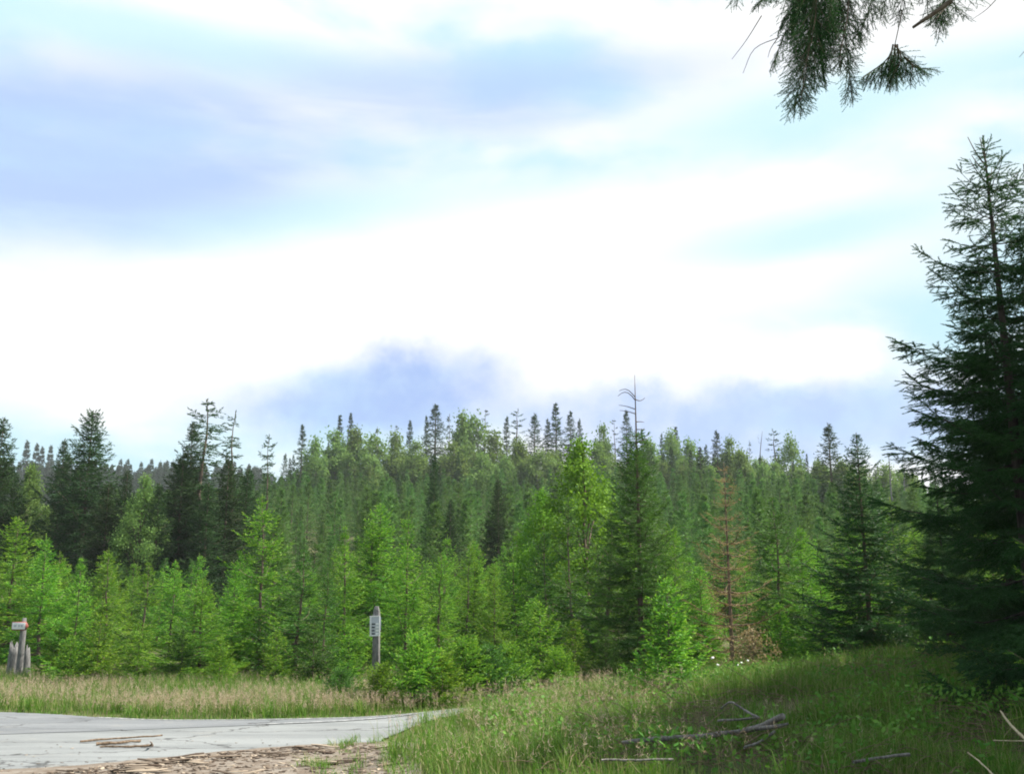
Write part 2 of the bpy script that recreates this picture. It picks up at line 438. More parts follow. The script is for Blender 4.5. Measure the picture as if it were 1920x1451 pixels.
def shoots_on(P, L, r, out, side, up, gap, k_len, ang_=1.0, smin=0.12, droop=0.0, maxlen=9, sub=0):
    """side shoots along the polyline P (n,3): returns origins, directions, lengths"""
    n = max(3, int(L / gap))
    s = np.clip((np.arange(n) + 0.5 * r.random(n)) / n, 0, 1) * (1 - smin) + smin
    seg = s * (len(P) - 1); i = np.minimum(seg.astype(int), len(P) - 2); f = seg - i
    base = P[i] * (1 - f)[:, None] + P[i + 1] * f[:, None]
    d0 = unit(P[i + 1] - P[i])
    res_o, res_d, res_l = [], [], []
    for sg in (-1, 1):
        a = ang_ + r.normal(0, 0.18, n)
        sd = unit(np.cross(d0, up))
        dd = d0 * np.cos(a)[:, None] + sd * (sg * np.sin(a))[:, None] + r.normal(0, 0.14, (n, 3))
        dd[:, 2] -= droop * (0.5 + r.random(n))
        res_o.append(base); res_d.append(unit(dd))
        res_l.append(np.minimum(L * k_len * (1.04 - s) ** 0.8 * (0.7 + 0.6 * r.random(n)) + min(gap, 0.4 * L), maxlen))
    # the leading shoot
    res_o.append(P[-2][None]); res_d.append(unit(P[-1] - P[-2])[None]); res_l.append(np.array([max(min(gap * 1.6, 0.5 * L), np.linalg.norm(P[-1] - P[-2]) * 1.15)]))
    return np.concatenate(res_o), np.concatenate(res_d), np.concatenate(res_l)

def spruce(name, seed, h, r_, mat, bark='bark', gap=0.24, per=6, inter=3, base=0.05, power=0.85, e_top=45, e_low=-14, curl=0.22,
           tw_gap=0.07, tw_len=0.42, sub_gap=None, nsp=0.017, nl=0.05, nw=0.012, bare=0.0, trunk_r=None, gaps=0.0, fresh=0.0, droop=0.06, wob=0.12, sides=6, crook=0.0, limb_r=1.0, keep=1.0, flat=0.55):
    r = np.random.default_rng(seed)
    tr = trunk_r or h * 0.013
    T, B = Tubes(), Tubes()
    zs = np.linspace(0, 1, 12)
    wx, wy = np.cumsum(r.normal(0, crook, 12)), np.cumsum(r.normal(0, crook, 12))
    tp = np.stack([wx * h, wy * h, zs * h], -1); tp[0, :2] = 0
    T.add(tp, tr * (1 - 0.93 * zs), sides)
    def trunk_at(z):
        return np.array([np.interp(z, tp[:, 2], tp[:, 0]), np.interp(z, tp[:, 2], tp[:, 1]), z])
    OO, DD, LL, NN, VV = [], [], [], [], []
    z = base * h; live_top = h * (1 - bare)
    while z < live_top - gap * 0.3:
        t = (z - base * h) / (live_top - base * h)
        k = per if t < 0.93 else max(3, per - 2)
        items = [(z, i / k * 2 * math.pi) for i in range(k)] + [(z + gap * r.uniform(0.25, 0.8), r.uniform(0, 6.28)) for _ in range(inter)]
        off = r.uniform(0, 6.28)
        for zz, phi in items:
            if zz > live_top - 0.04 * h * 0.4 or r.random() > keep: continue
            t = (zz - base * h) / (live_top - base * h)
            prof = (1 - t) ** power * min(1, 0.62 + t * 3.0)
            big = zz == z
            L = r_ * prof * r.uniform(0.72, 1.14) * (1.0 if big else r.uniform(0.45, 0.85)) + 0.03 * r_
            if r.random() < gaps: L *= r.uniform(0.35, 0.7)
            p = phi + off + r.normal(0, wob)
            e = R(e_low + (e_top - e_low) * t ** 1.3) + r.normal(0, 0.10)
            o = np.array([math.cos(p), math.sin(p), 0.0])
            s = np.linspace(0, 1, 6)
            P = trunk_at(zz) + o * (s * L * math.cos(e))[:, None]
            P[:, 2] += L * (math.sin(e) * s + curl * s * s * (0.5 + r.random()) - 0.10 * np.sin(s * 3.0))
            P[1:, :2] += r.normal(0, 0.02 * L, (5, 2))
            B.add(P, (0.010 * L + 0.004) * limb_r * (1 - 0.8 * s), 3, cap=False)
            up = unit(np.array([0, 0, 1.0]) - o * math.sin(e))
            so, sd, sl = shoots_on(P, L, r, o, None, up, tw_gap, tw_len, droop=droop)
            OO.append(so); DD.append(sd); LL.append(sl); NN.append(np.tile(up, (len(sl), 1)))
            bv = r.random()
            VV.append(np.clip(0.6 * bv + 0.4 * r.random(len(sl)), 0, 1))
            if sub_gap:
                for q in np.where(sl > sub_gap * 2.2)[0]:
                    pp = so[q] + sd[q] * np.linspace(0, 1, 4)[:, None] * sl[q]
                    a, b, c_ = shoots_on(pp, sl[q], r, None, None, up, sub_gap, 0.38, droop=droop)
                    OO.append(a); DD.append(b); LL.append(c_); NN.append(np.tile(up, (len(c_), 1)))
                    VV.append(np.clip(0.6 * bv + 0.4 * r.random(len(c_)), 0, 1))
        z += gap * r.uniform(0.8, 1.2)
    # leader
    if bare == 0:
        OO.append(np.array([[tp[-1, 0], tp[-1, 1], h - gap * 1.2]])); DD.append(np.array([[0, 0, 1.0]])); LL.append(np.array([gap * 1.3])); NN.append(np.array([[1.0, 0, 0]])); VV.append(np.array([0.6]))
    O, D, L, N, V = (np.concatenate(a) for a in (OO, DD, LL, NN, VV))
    N = unit(N - D * np.sum(N * D, -1, keepdims=True))
    verts, faces, va, fr = needles(O, D, N, L, V, r, nsp, nl, nw, flat, fresh)
    return dict(name=name, h=h, parts=[('trunk', T.mesh(name + '_trunk', M[bark])), ('crown', crown_mesh(name + '_crown', verts, faces, va, fr, B, M[mat], M[bark]))])

def broadleaf(name, seed, h, r_, mat, bark='pale_bark', lobes=16, leaves=5000, leaf=0.1, base=0.3, trunk_r=None, spread=0.36):
    r = np.random.default_rng(seed)
    T, B = Tubes(), Tubes()
    tr = trunk_r or h * 0.014
    zs = np.linspace(0, 1, 9)
    tp = np.stack([np.cumsum(r.normal(0, 0.010, 9)) * h, np.cumsum(r.normal(0, 0.010, 9)) * h, zs * h * 0.9], -1); tp[0, :2] = 0
    T.add(tp, tr * (1 - 0.88 * zs), 6)
    cen, rad = [], []
    for k in range(lobes):
        t = base + (1 - base) * (k + r.random()) / lobes
        prof = math.sin(min(1, 0.16 + 0.94 * (t - base) / (1 - base)) * math.pi) ** 0.7
        p = k * 2.4 + r.normal(0, 0.4)
        rr = r_ * prof * r.uniform(0.35, 0.8)
        c = np.array([rr * math.cos(p), rr * math.sin(p), t * h * 0.95])
        cen.append(c); rad.append(r_ * spread * r.uniform(0.7, 1.25) * (0.55 + 0.45 * prof))
        z0 = max(base * h * 0.7, c[2] - rr * 0.9 - 0.08 * h)
        a = np.array([np.interp(z0, tp[:, 2], tp[:, 0]), np.interp(z0, tp[:, 2], tp[:, 1]), min(z0, 0.88 * h)])
        s = np.linspace(0, 1, 5)[:, None]
        B.add(a * (1 - s) + c * s + np.array([0, 0, 1.0]) * np.sin(s * 3.14) * 0.05 * h, tr * 0.42 * (1 - 0.8 * s[:, 0]), 4, cap=False)
    cen, rad = np.array(cen), np.array(rad)
    # leaves gather in small sprays around twig ends spread through each lobe
    n_spray = max(lobes * 4, leaves // 12)
    li = r.choice(lobes, n_spray, p=rad ** 2 / np.sum(rad ** 2))
    q = unit(r.normal(size=(n_spray, 3))) * (r.random((n_spray, 1)) ** 0.42)
    sp = cen[li] + q * rad[li][:, None] * np.array([1, 1, 0.72])
    sv = np.clip(r.normal(0.5, 0.25, n_spray), 0, 1)
    k = np.repeat(np.arange(n_spray), leaves // n_spray + 1)[:leaves]
    pos = sp[k] + r.normal(0, leaf * 1.25, (leaves, 3))
    ax = unit(r.normal(size=(leaves, 3)) + np.array([0, 0, -0.25]))
    nrm = unit(r.normal(size=(leaves, 3)) + np.array([0, 0, 0.9]))
    sd = unit(np.cross(ax, nrm)); sz = leaf * (0.6 + 0.8 * r.random((leaves, 1)))
    V = np.stack([pos, pos + ax * sz * 0.5 + sd * sz * 0.36, pos + ax * sz, pos + ax * sz * 0.5 - sd * sz * 0.36], 1).reshape(-1, 3)
    Fc = np.arange(leaves * 4, dtype=np.int32).reshape(-1, 4)
    va = np.repeat(np.clip(sv[k] + r.normal(0, 0.15, leaves), 0, 1), 4)
    return dict(name=name, h=h, parts=[('trunk', T.mesh(name + '_trunk', M[bark])), ('crown', crown_mesh(name + '_crown', V, Fc, va, va * 0, B, M[mat], M[bark]))])

def plant(proto, name, x, y, hgt, label, group=None, wid=1.0, rot=None, mats=None, sink=0.05, cat='tree', parts=None, lean=(0, 0)):
    """a copy of a prototype as a thing of its own: Empty at the base with trunk, branches and crown"""
    e = bpy.data.objects.new(name, None)
    e.empty_display_size = 0.3
    col.objects.link(e)
    e.location = (x, y, float(height(x, y)) - sink)
    k = hgt / proto['h']
    e.scale = (k * wid, k * wid, k)
    e.rotation_euler = (lean[0], lean[1], random.uniform(0, 6.28) if rot is None else rot)
    tag(e, label, cat, group)
    for pn, me in proto['parts']:
        if parts and pn not in parts: continue
        o = link(pn, me, e)
        if mats and pn in mats:
            o.material_slots[0].link = 'OBJECT'; o.material_slots[0].material = M[mats[pn]]
    return e
def put(proto, name, u, v, Yd, label, group=None, **kw):
    """stand a tree at depth Yd so that its tip is seen at u, v"""
    p = at(u, v, Yd)
    return plant(proto, name, p[0], Yd, p[2] - float(height(p[0], Yd)) + 0.05, label, group, **kw)

# ------------------------------------------------------------------ trees: prototypes
PY = [spruce('young_spruce', 100 + i, 4.0, rr, 'young', gap=gp, per=6, inter=4, base=0.02, nsp=0.0115, nl=0.056, nw=0.0165, power=pw, fresh=0.75, gaps=gg, tw_gap=0.088, tw_len=0.36, e_low=el_, curl=0.18, wob=0.3, crook=ck, keep=kp)
      for i, (rr, pw, gp, gg, el_, ck, kp) in enumerate([(1.65, 1.0, 0.26, 0.35, -8, 0.003, 1), (1.85, 1.05, 0.30, 0.4, 0, 0.004, 0.9), (1.4, 0.85, 0.28, 0.45, -12, 0.006, 0.85), (2.0, 1.0, 0.28, 0.35, -6, 0.003, 1), (1.7, 0.85, 0.33, 0.5, 2, 0.006, 0.8), (1.55, 1.15, 0.26, 0.3, -8, 0.003, 1), (1.9, 0.9, 0.31, 0.5, -14, 0.005, 0.9)])]
PS = [spruce('small_spruce', 140 + i, 1.8, 0.80, 'young', gap=0.17, per=6, inter=3, base=0.02, nsp=0.013, nl=0.05, nw=0.018, power=0.75, fresh=0.9, gaps=0.2, tw_gap=0.065, tw_len=0.38, e_low=0, curl=0.18, wob=0.25)
      for i in range(3)]
PB = [spruce('bushy_spruce', 150 + i, 1.2, 0.95, 'young', gap=0.12, per=7, inter=4, base=0.02, nsp=0.013, nl=0.05, nw=0.018, power=0.55, fresh=0.8, gaps=0.2, tw_gap=0.065, tw_len=0.38, e_low=5, e_top=60, curl=0.14, wob=0.3)
      for i in range(2)]
PD = [spruce('mature_spruce', 170 + i, 15.0, rr, 'dark', gap=0.55, per=6, inter=5, base=0.04, nsp=0.05, nl=0.20, nw=0.065, power=pw, gaps=0.3, tw_gap=0.22, tw_len=0.36, e_low=-18, curl=0.18, droop=0.22, wob=0.3)
      for i, (rr, pw) in enumerate([(3.9, 0.78), (3.4, 0.82), (4.4, 0.7)])]
PT = [spruce('sparse_spruce', 180 + i, 15.0, rr, 'dark', gap=0.8, per=4, inter=2, base=0.25, nsp=0.05, nl=0.20, nw=0.07, power=0.35, gaps=0.45, tw_gap=0.26, tw_len=0.34, e_low=-5, e_top=10, curl=0.1, droop=0.15, wob=0.5, crook=0.006, keep=kp)
      for i, (rr, kp) in enumerate([(1.9, 0.9), (1.6, 0.65)])]
PC = [spruce('crest_spruce', 190 + i, 15.0, rr, 'dark', gap=0.8, per=5, inter=3, base=bs, nsp=0.11, nl=0.34, nw=0.10, power=pw, gaps=0.3, tw_gap=0.5, tw_len=0.36, e_low=-16, curl=0.15, droop=0.2, wob=0.3, sides=5, limb_r=1.5)
      for i, (rr, pw, bs) in enumerate([(2.7, 1.05, 0.08), (2.3, 0.95, 0.12), (3.2, 0.95, 0.05)])]
PK = [spruce('thin_crest_spruce', 200 + i, 15.0, 1.3, 'dark', gap=1.0, per=4, inter=1, base=0.35, nsp=0.15, nl=0.36, nw=0.10, power=0.4, gaps=0.5, tw_gap=0.5, tw_len=0.34, e_low=-5, e_top=20, curl=0.05, droop=0.1, wob=0.6, crook=0.006, limb_r=1.6, keep=kp)
      for i, kp in enumerate([0.85, 0.45])]
PH = [spruce('hillside_spruce', 210 + i, 4.5, rr, 'hill', gap=0.42, per=5, inter=2, base=0.02, nsp=0.09, nl=0.22, nw=0.06, power=0.8, gaps=0.2, tw_gap=0.3, tw_len=0.4, e_low=-10, curl=0.15, sides=4)
      for i, rr in enumerate([1.0, 0.9, 1.15, 0.8])]
PR = [spruce('ridge_spruce', 220 + i, 16.0, rr, 'ridge', gap=1.3, per=5, inter=1, base=0.05, nsp=0.35, nl=0.9, nw=0.32, power=0.8, gaps=0.2, tw_gap=0.9, tw_len=0.4, e_low=-15, sides=4, limb_r=2)
      for i, rr in enumerate([2.6, 2.2])]
BL = [broadleaf('hill_broadleaf', 230 + i, 13.0, rr, 'broad', lobes=lb, leaves=4200, leaf=0.42, base=bs, spread=0.42)
      for i, (rr, lb, bs) in enumerate([(3.6, 18, 0.22), (3.0, 15, 0.3), (2.4, 14, 0.35), (4.2, 20, 0.2)])]
BN = broadleaf('bright_broadleaf', 240, 8.0, 2.5, 'bright', lobes=34, leaves=20000, leaf=0.105, base=0.10, spread=0.30, bark='bark')

# ------------------------------------------------------------------ the hill: crest wood, plantation, far ridge
CREST_S = [  # u, v of the tip, depth, kind, width, label
 (568, 795, 190, 'C', 0.9, 'slim dark spruce at the low end of the hilltop wood, beside the sky gap'),
 (616, 830, 196, 'C', 0.6, 'little pointed spruce just beyond the low end of the hilltop wood'),
 (638, 778, 205, 'C', 0.8, 'first of two slim spruces rising close together above the pale hilltop trees'),
 (658, 774, 205, 'C', 0.7, 'second of two slim spruces rising close together above the pale hilltop trees'),
 (708, 800, 208, 'K', 0.9, 'thin dark spire poking up behind the rounded pale trees on the hill'),
 (742, 797, 210, 'K', 0.8, 'short dark spire under the heaped cloud on the hilltop'),
 (769, 788, 205, 'C', 0.8, 'dark conical spruce just below the big leading spruce of the hilltop'),
 (800, 778, 203, 'C', 0.6, 'narrow spruce leaning against the tallest dark spruce on the hill'),
 (817, 757, 200, 'C', 1.15, 'tallest broad dark spruce standing over the middle of the hilltop wood'),
 (842, 776, 208, 'K', 0.8, 'thin pale spire right behind the tallest dark hilltop spruce'),
 (910, 768, 206, 'K', 1.0, 'lone spindly spruce between two pale feathery trees on the skyline'),
 (950, 780, 203, 'C', 0.8, 'stubby dark spruce with a blunt top on the crest'),
 (967, 765, 204, 'K', 1.3, 'tall open spruce with tiered branches on the crest'),
 (1002, 774, 200, 'C', 1.0, 'round-shouldered spruce in the dark clump on the crest'),
 (1027, 784, 199, 'C', 0.7, 'low dark spruce filling the middle of the dark clump on the crest'),
 (1042, 756, 198, 'C', 1.0, 'spruce with a thin pointed tip, highest of the dark clump on the crest'),
 (1069, 770, 199, 'C', 0.85, 'bushy-topped spruce at the far side of the dark clump on the crest'),
 (1086, 784, 201, 'C', 0.6, 'short dark spruce peeping over the yellow-green tree on the crest'),
 (1150, 785, 205, 'K', 0.9, 'thin skyline spruce just before the bare-topped spruce'),
 (1174, 768, 198, 'C', 0.8, 'dark tiered skyline spruce right behind the bare spindly tip'),
 (1203, 803, 200, 'C', 0.5, 'small dark spire just past the bare spindly tip'),
 (1240, 812, 204, 'C', 0.6, 'dim slim spruce between pale trees past the bare-topped spruce'),
 (1267, 800, 200, 'C', 0.8, 'dark spruce embraced by a pale feathery tree on the lower crest'),
 (1312, 838, 170, 'C', 1.2, 'broad dark spruce low on the hill behind the brown dead spruce'),
 (1343, 806, 185, 'C', 0.9, 'pointed dark spruce rising straight above the brown dead spruce'),
 (1405, 826, 205, 'K', 0.7, 'thin ragged spruce beside the bare snag on the skyline'),
 (1452, 804, 195, 'K', 1.5, 'flat-topped sparse spruce with bare trunk on the skyline'),
 (1512, 850, 185, 'C', 0.6, 'little dim spruce before the large cone-shaped skyline spruce'),
 (1552, 793, 130, 'C', 1.15, 'large cone-shaped dark spruce alone on the low skyline'),
 (1640, 868, 170, 'K', 0.7, 'faint thin spruce past the curved-top spruce on the low skyline'),
]
for u, v, d, k, wd, lab in CREST_S:
    pr = PC[(u // 7) % 3] if k == 'C' else PK[(u // 3) % 2]
    put(pr, 'skyline_spruce', u, v, d, lab, 'spruces along the hilltop skyline', wid=wd * (1.35 if k == 'C' else 1.1))
CREST_B = [
 (592, 818, 186, 0.8, 'pale green rounded tree lowest on the shoulder of the hill'),
 (628, 802, 192, 1.0, 'pale green tree under the two close slim spruces'),
 (668, 800, 196, 0.9, 'soft feathery tree beside the two close slim spruces'),
 (700, 812, 190, 1.0, 'rounded pale tree below the first thin dark spire'),
 (742, 808, 194, 0.9, 'wide pale tree left of the tallest dark hilltop spruce'),
 (780, 822, 185, 0.9, 'yellowish rounded tree at the foot of the tallest hilltop spruce'),
 (868, 772, 206, 0.8, 'tall feathery tree next to the tallest hilltop spruce'),
 (888, 776, 204, 0.9, 'tall feathery tree of the skyline pair, the one by the spindly spruce'),
 (925, 806, 195, 1.0, 'pale tree below the lone spindly spruce'),
 (850, 825, 185, 1.0, 'rounded tree in the lower tier of the hilltop wood, mid hill'),
 (972, 822, 190, 1.0, 'pale rounded tree in front of the tiered open spruce'),
 (1012, 842, 182, 1.0, 'pale tree lowest in front of the dark crest clump'),
 (905, 848, 180, 1.0, 'pale tree with a light trunk on the slope below the spindly spruce'),
 (1130, 790, 200, 0.7, 'wispy pale tree between the yellow-green tree and the bare tip'),
 (1216, 822, 190, 0.9, 'rounded pale tree just past the bare-topped spruce'),
 (1256, 806, 196, 0.8, 'feathery pale tree hugging a dark spruce on the lower crest'),
 (1292, 822, 196, 0.9, 'dim rounded tree in the dip of the lower crest'),
 (1366, 816, 192, 0.8, 'slim pale tree leaning on the spruce above the dead one'),
 (1388, 842, 180, 0.9, 'low pale tree between the dead spruce and the snag'),
 (1480, 814, 190, 0.7, 'slim feathery tree beside the flat-topped sparse spruce'),
 (1430, 868, 178, 0.9, 'low pale tree under the bare snag'),
 (1500, 875, 172, 0.9, 'low pale tree before the cone-shaped skyline spruce'),
 (1575, 860, 160, 0.8, 'pale tree between the cone-shaped and the curved-top spruce'),
 (1660, 868, 175, 0.9, 'pale tree past the curved-top spruce on the low skyline'),
 (1700, 884, 165, 0.9, 'pale tree half hidden by the tall near spruce'),
 (1330, 870, 172, 1.0, 'pale tree on the slope beside the brown dead spruce'),
 (1120, 830, 185, 1.0, 'dim tree on the slope behind the yellow-green tree'),
]
for i, (u, v, d, wd, lab) in enumerate(CREST_B):
    p = at(u, v, d); hg = p[2] - float(height(p[0], d))
    put(BL[i % 4], 'pale_broadleaf_tree', u, v, d, lab, 'pale broadleaf trees of the hilltop wood', wid=wd * min(1.6, 13.0 / max(hg, 6)) ** 0.5)
# a bare snag on the skyline and two broken tips further on
def snag(u, v, d, label, bend):
    p = at(u, v, d); z0 = float(height(p[0], d)); h = p[2] - z0
    T = Tubes(); r = np.random.default_rng(int(u))
    s = np.linspace(0, 1, 9)
    T.add(np.stack([bend * s ** 5 * 0.9 + 0.1 * np.sin(s * 9), 0 * s, s * h], -1), 0.22 * (1 - 0.85 * s), 6)
    tw = []
    for k in range(9):
        B = Tubes()
        z = h * r.uniform(0.35, 0.95); a = r.uniform(0, 6.28); L = r.uniform(0.4, 1.3)
        q = np.linspace(0, 1, 3)
        B.add(np.stack([math.cos(a) * L * q, math.sin(a) * L * q, z + L * 0.25 * q], -1), 0.05 * (1 - 0.7 * q), 3, cap=False)
        tw.append(B.mesh('snag_twig', M['grey_wood']))
    e = bpy.data.objects.new('bare_snag', None); col.objects.link(e); e.location = (p[0], d, z0)
    tag(e, label, 'dead tree', 'dead trees on the skyline')
    link('trunk', T.mesh('snag_trunk', M['grey_wood']), e); [link('dead_twig', t_, e) for t_ in tw]
snag(1422, 808, 198, 'bare grey snag with a hooked tip on the skyline', 0.8)
snag(1666, 848, 150, 'thin bare trunk sticking up past the curved-top spruce', -0.2)
snag(1692, 862, 160, 'second thin bare trunk past the curved-top spruce, half behind the tall near spruce', 0.2)

# plantation on the slope: the nearest and largest ones as trees of their own, the rest as one mass
r = np.random.default_rng(77)
cand = []
yy = 67.0
while yy < 196:
    half = yy * 0.52 + 6
    xx = -half
    while xx < half:
        x, y = xx + r.normal(0, 0.5), yy + r.normal(0, 0.5)
        if not (y > 178 and abs(x + 4) > 1000): cand.append((x, y, r.uniform(0.6, 1.5)))
        xx += r.uniform(2.4, 4.0)
    yy += r.uniform(2.8, 3.6)
cand = np.array(cand)
u_of = CX + F_PX * cand[:, 0] / cand[:, 1] * 0.99
# the part of the slope that can be looked at between the nearer trees
seen = (u_of > 440) & (u_of < 1500) & (cand[:, 1] > 84)
pick = np.where(seen)[0]
pick = pick[np.argsort(cand[pick, 1])]
pick = pick[:: max(1, len(pick) // 900)][:230] if len(pick) > 230 else pick
chosen = np.zeros(len(cand), bool); chosen[pick] = True
for x, y, s in cand[chosen]:
    plant(PH[int(r.integers(4))], 'plantation_spruce', x, y, 4.8 * s, 'young spruce among the even ranks planted on the slope below the hilltop wood', 'plantation spruces on the slope')
rest = cand[~chosen]
def scatter(name, pts, protos, scale0, label, cat):
    """one mass of far trees: points instanced with simple tree meshes"""
    z = height(pts[:, 0], pts[:, 1])
    me = bpy.data.meshes.new(name)
    me.from_pydata([tuple(p) for p in np.stack([pts[:, 0], pts[:, 1], z], -1)], [], [])
    rnd = np.random.default_rng(4)
    for an, vals in (('size', pts[:, 2] * scale0), ('turn', rnd.random(len(pts)) * 6.28)):
        a = me.attributes.new(an, 'FLOAT', 'POINT'); a.data.foreach_set('value', vals.astype(np.float32))
    a = me.attributes.new('pick', 'INT', 'POINT'); a.data.foreach_set('value', rnd.integers(0, len(protos), len(pts)).astype(np.int32))
    o = link(name, me, kind='stuff'); o['label'] = label; o['category'] = cat
    src = bpy.data.collections.new(name + '_kinds')           # not linked to the scene
    for i, p in enumerate(protos):
        me2 = p['parts'][1][1]
        src.objects.link(bpy.data.objects.new('%s_kind_%d' % (name, i), me2))
    ng = bpy.data.node_groups.new(name, 'GeometryNodeTree')
    ng.interface.new_socket('Geometry', in_out='INPUT', socket_type='NodeSocketGeometry')
    ng.interface.new_socket('Geometry', in_out='OUTPUT', socket_type='NodeSocketGeometry')
    q = G(ng)
    gi, go = q.n('NodeGroupInput'), q.n('NodeGroupOutput')
    ci = q.n('GeometryNodeCollectionInfo'); ci.inputs['Collection'].default_value = src
    ci.inputs['Separate Children'].default_value = True; ci.inputs['Reset Children'].default_value = True
    def attr(nm, ty='FLOAT'):
        nd = q.n('GeometryNodeInputNamedAttribute', data_type=ty); nd.inputs['Name'].default_value = nm
        return nd.outputs[0]
    inst = q.n('GeometryNodeInstanceOnPoints')
    q.put(inst.inputs['Points'], gi.outputs[0]); q.put(inst.inputs['Instance'], ci.outputs[0])
    inst.inputs['Pick Instance'].default_value = True
    q.put(inst.inputs['Instance Index'], attr('pick', 'INT'))
    cx = q.n('ShaderNodeCombineXYZ'); q.put(cx.inputs[2], attr('turn'))
    q.put(inst.inputs['Rotation'], cx.outputs[0])
    q.put(inst.inputs['Scale'], attr('size'))
    q.put(go.inputs[0], inst.outputs[0])
    md = o.modifiers.new('scatter', 'NODES'); md.node_group = ng
    return o
scatter('plantation_wood', rest, PH, 1.05, 'dense young spruce plantation covering the slope behind the nearer trees', 'wood')
# wood on and behind the crest, so the ridge is closed between the single trees
cw = []
for _ in range(420):
    y = r.uniform(182, 232); u = r.uniform(530, 1760); x = (u - CX) / F_PX * y
    cw.append((x, y, r.uniform(0.45, 0.74)))
scatter('crest_wood', np.array(cw), [PC[0], BL[0], BL[1], BL[2], PC[2]], 1.0, 'mixed wood closing the hilltop behind its single trees', 'wood')
# far ridge on the left
fw = []
for _ in range(1500):
    y = r.uniform(300, 500); x = r.uniform(-0.62 * y, -0.20 * y)
    if x < -42: fw.append((x, y, r.uniform(0.6, 1.0)))
scatter('ridge_wood', np.array(fw), PR, 1.0, 'dark spruce wood on the far ridge at the horizon', 'wood')
for u, v, lab in [(52, 812, 'first dark pointed tip standing out of the far ridge'), (70, 818, 'second thin dark tip standing out of the far ridge'),
                  (80, 824, 'third short tip standing out of the far ridge'), (96, 822, 'fourth broad tip standing out of the far ridge'), (130, 838, 'low dark tip of the far ridge beside a nearer mature spruce')]:
    p = at(u, v + 14, 430)
    plant(PR[u % 2], 'ridge_spruce', p[0], 430, p[2] - float(height(p[0], 430)), lab, 'spruces standing out on the far ridge', wid=0.8)

# ------------------------------------------------------------------ mature dark spruces in the middle distance
MATURE = [
 (8, 783, 60, 'D', 0.9, 'dark mature spruce with a tufted top at the picture edge'),
 (122, 822, 72, 'D', 0.8, 'dark mature spruce set back between two taller ones near the picture edge'),
 (175, 770, 62, 'D', 0.95, 'tall dark mature spruce with a narrow tufted spire above the far ridge'),
 (362, 792, 66, 'D', 0.8, 'shorter dark spruce leaning close to the tallest ragged spruce'),
 (390, 747, 64, 'T', 1.2, 'tallest ragged spruce with an open tiered top over the thicket'),
 (432, 770, 67, 'T', 1.0, 'sparse spruce with a tufted crown on a bare stem beside the ragged one'),
 (345, 850, 63, 'D', 1.15, 'broad dark spruce filling the foot of the ragged group'),
 (430, 858, 62, 'D', 1.05, 'broad dark spruce at the near side of the ragged group'),
 (505, 814, 76, 'T', 0.7, 'thin half-bare spruce standing in the sky gap'),
 (240, 880, 70, 'D', 0.9, 'dark spruce behind the tall narrow spire, partly hidden'),
 (815, 850, 74, 'D', 0.62, 'single slender dark spruce in front of the hill'),
 (935, 898, 70, 'D', 0.75, 'dark bushy spruce in front of the hill beside the slender one'),
 (845, 935, 68, 'D', 0.8, 'low dark spruce at the foot of the slender one'),
 (300, 905, 60, 'D', 1.0, 'dark spruce between the narrow spire and the ragged group, low down'),
 (465, 880, 66, 'D', 0.9, 'dark spruce at the foot of the thin half-bare spruce'),
 (205, 905, 60, 'D', 1.0, 'low dark spruce at the foot of the tall narrow spire'),
 (392, 905, 60, 'D', 1.1, 'low dark spruce in front of the ragged group'),
 (25, 885, 62, 'D', 1.0, 'low dark spruce at the foot of the tufted edge spruce'),
 (145, 880, 66, 'D', 0.9, 'low dark spruce joining the set-back one and the narrow spire'),
 (62, 865, 68, 'D', 0.85, 'dim spruce between the two dark ones at the picture edge'),
]
for i, (u, v, d, k, wd, lab) in enumerate(MATURE):
    put(PD[i % 3] if k == 'D' else PT[i % 2], 'mature_spruce', u, v, d, lab, 'dark mature spruces beyond the thicket', wid=wd * (1.2 if u < 520 else 1.1))
for u, v, d, hk, lab in [(62, 862, 66, 0.9, 'yellow-green leafy tree wedged between dark spruces at the picture edge'),
                         (275, 880, 60, 0.9, 'yellow-green leafy tree beside the tall narrow spire')]:
    put(BN, 'leafy_tree', u, v, d, lab, None, wid=0.8, mats={'crown': 'broad'})
put(BN, 'leafy_tree', 1088, 806, 34, 'bright yellow-green leafy tree behind the bare-topped spruce', None, wid=1.0, rot=0.6)
put(BN, 'leafy_tree', 1015, 905, 36, 'low bright leafy tree reaching out towards the dark bushy spruce', None, wid=0.8, rot=2.6)

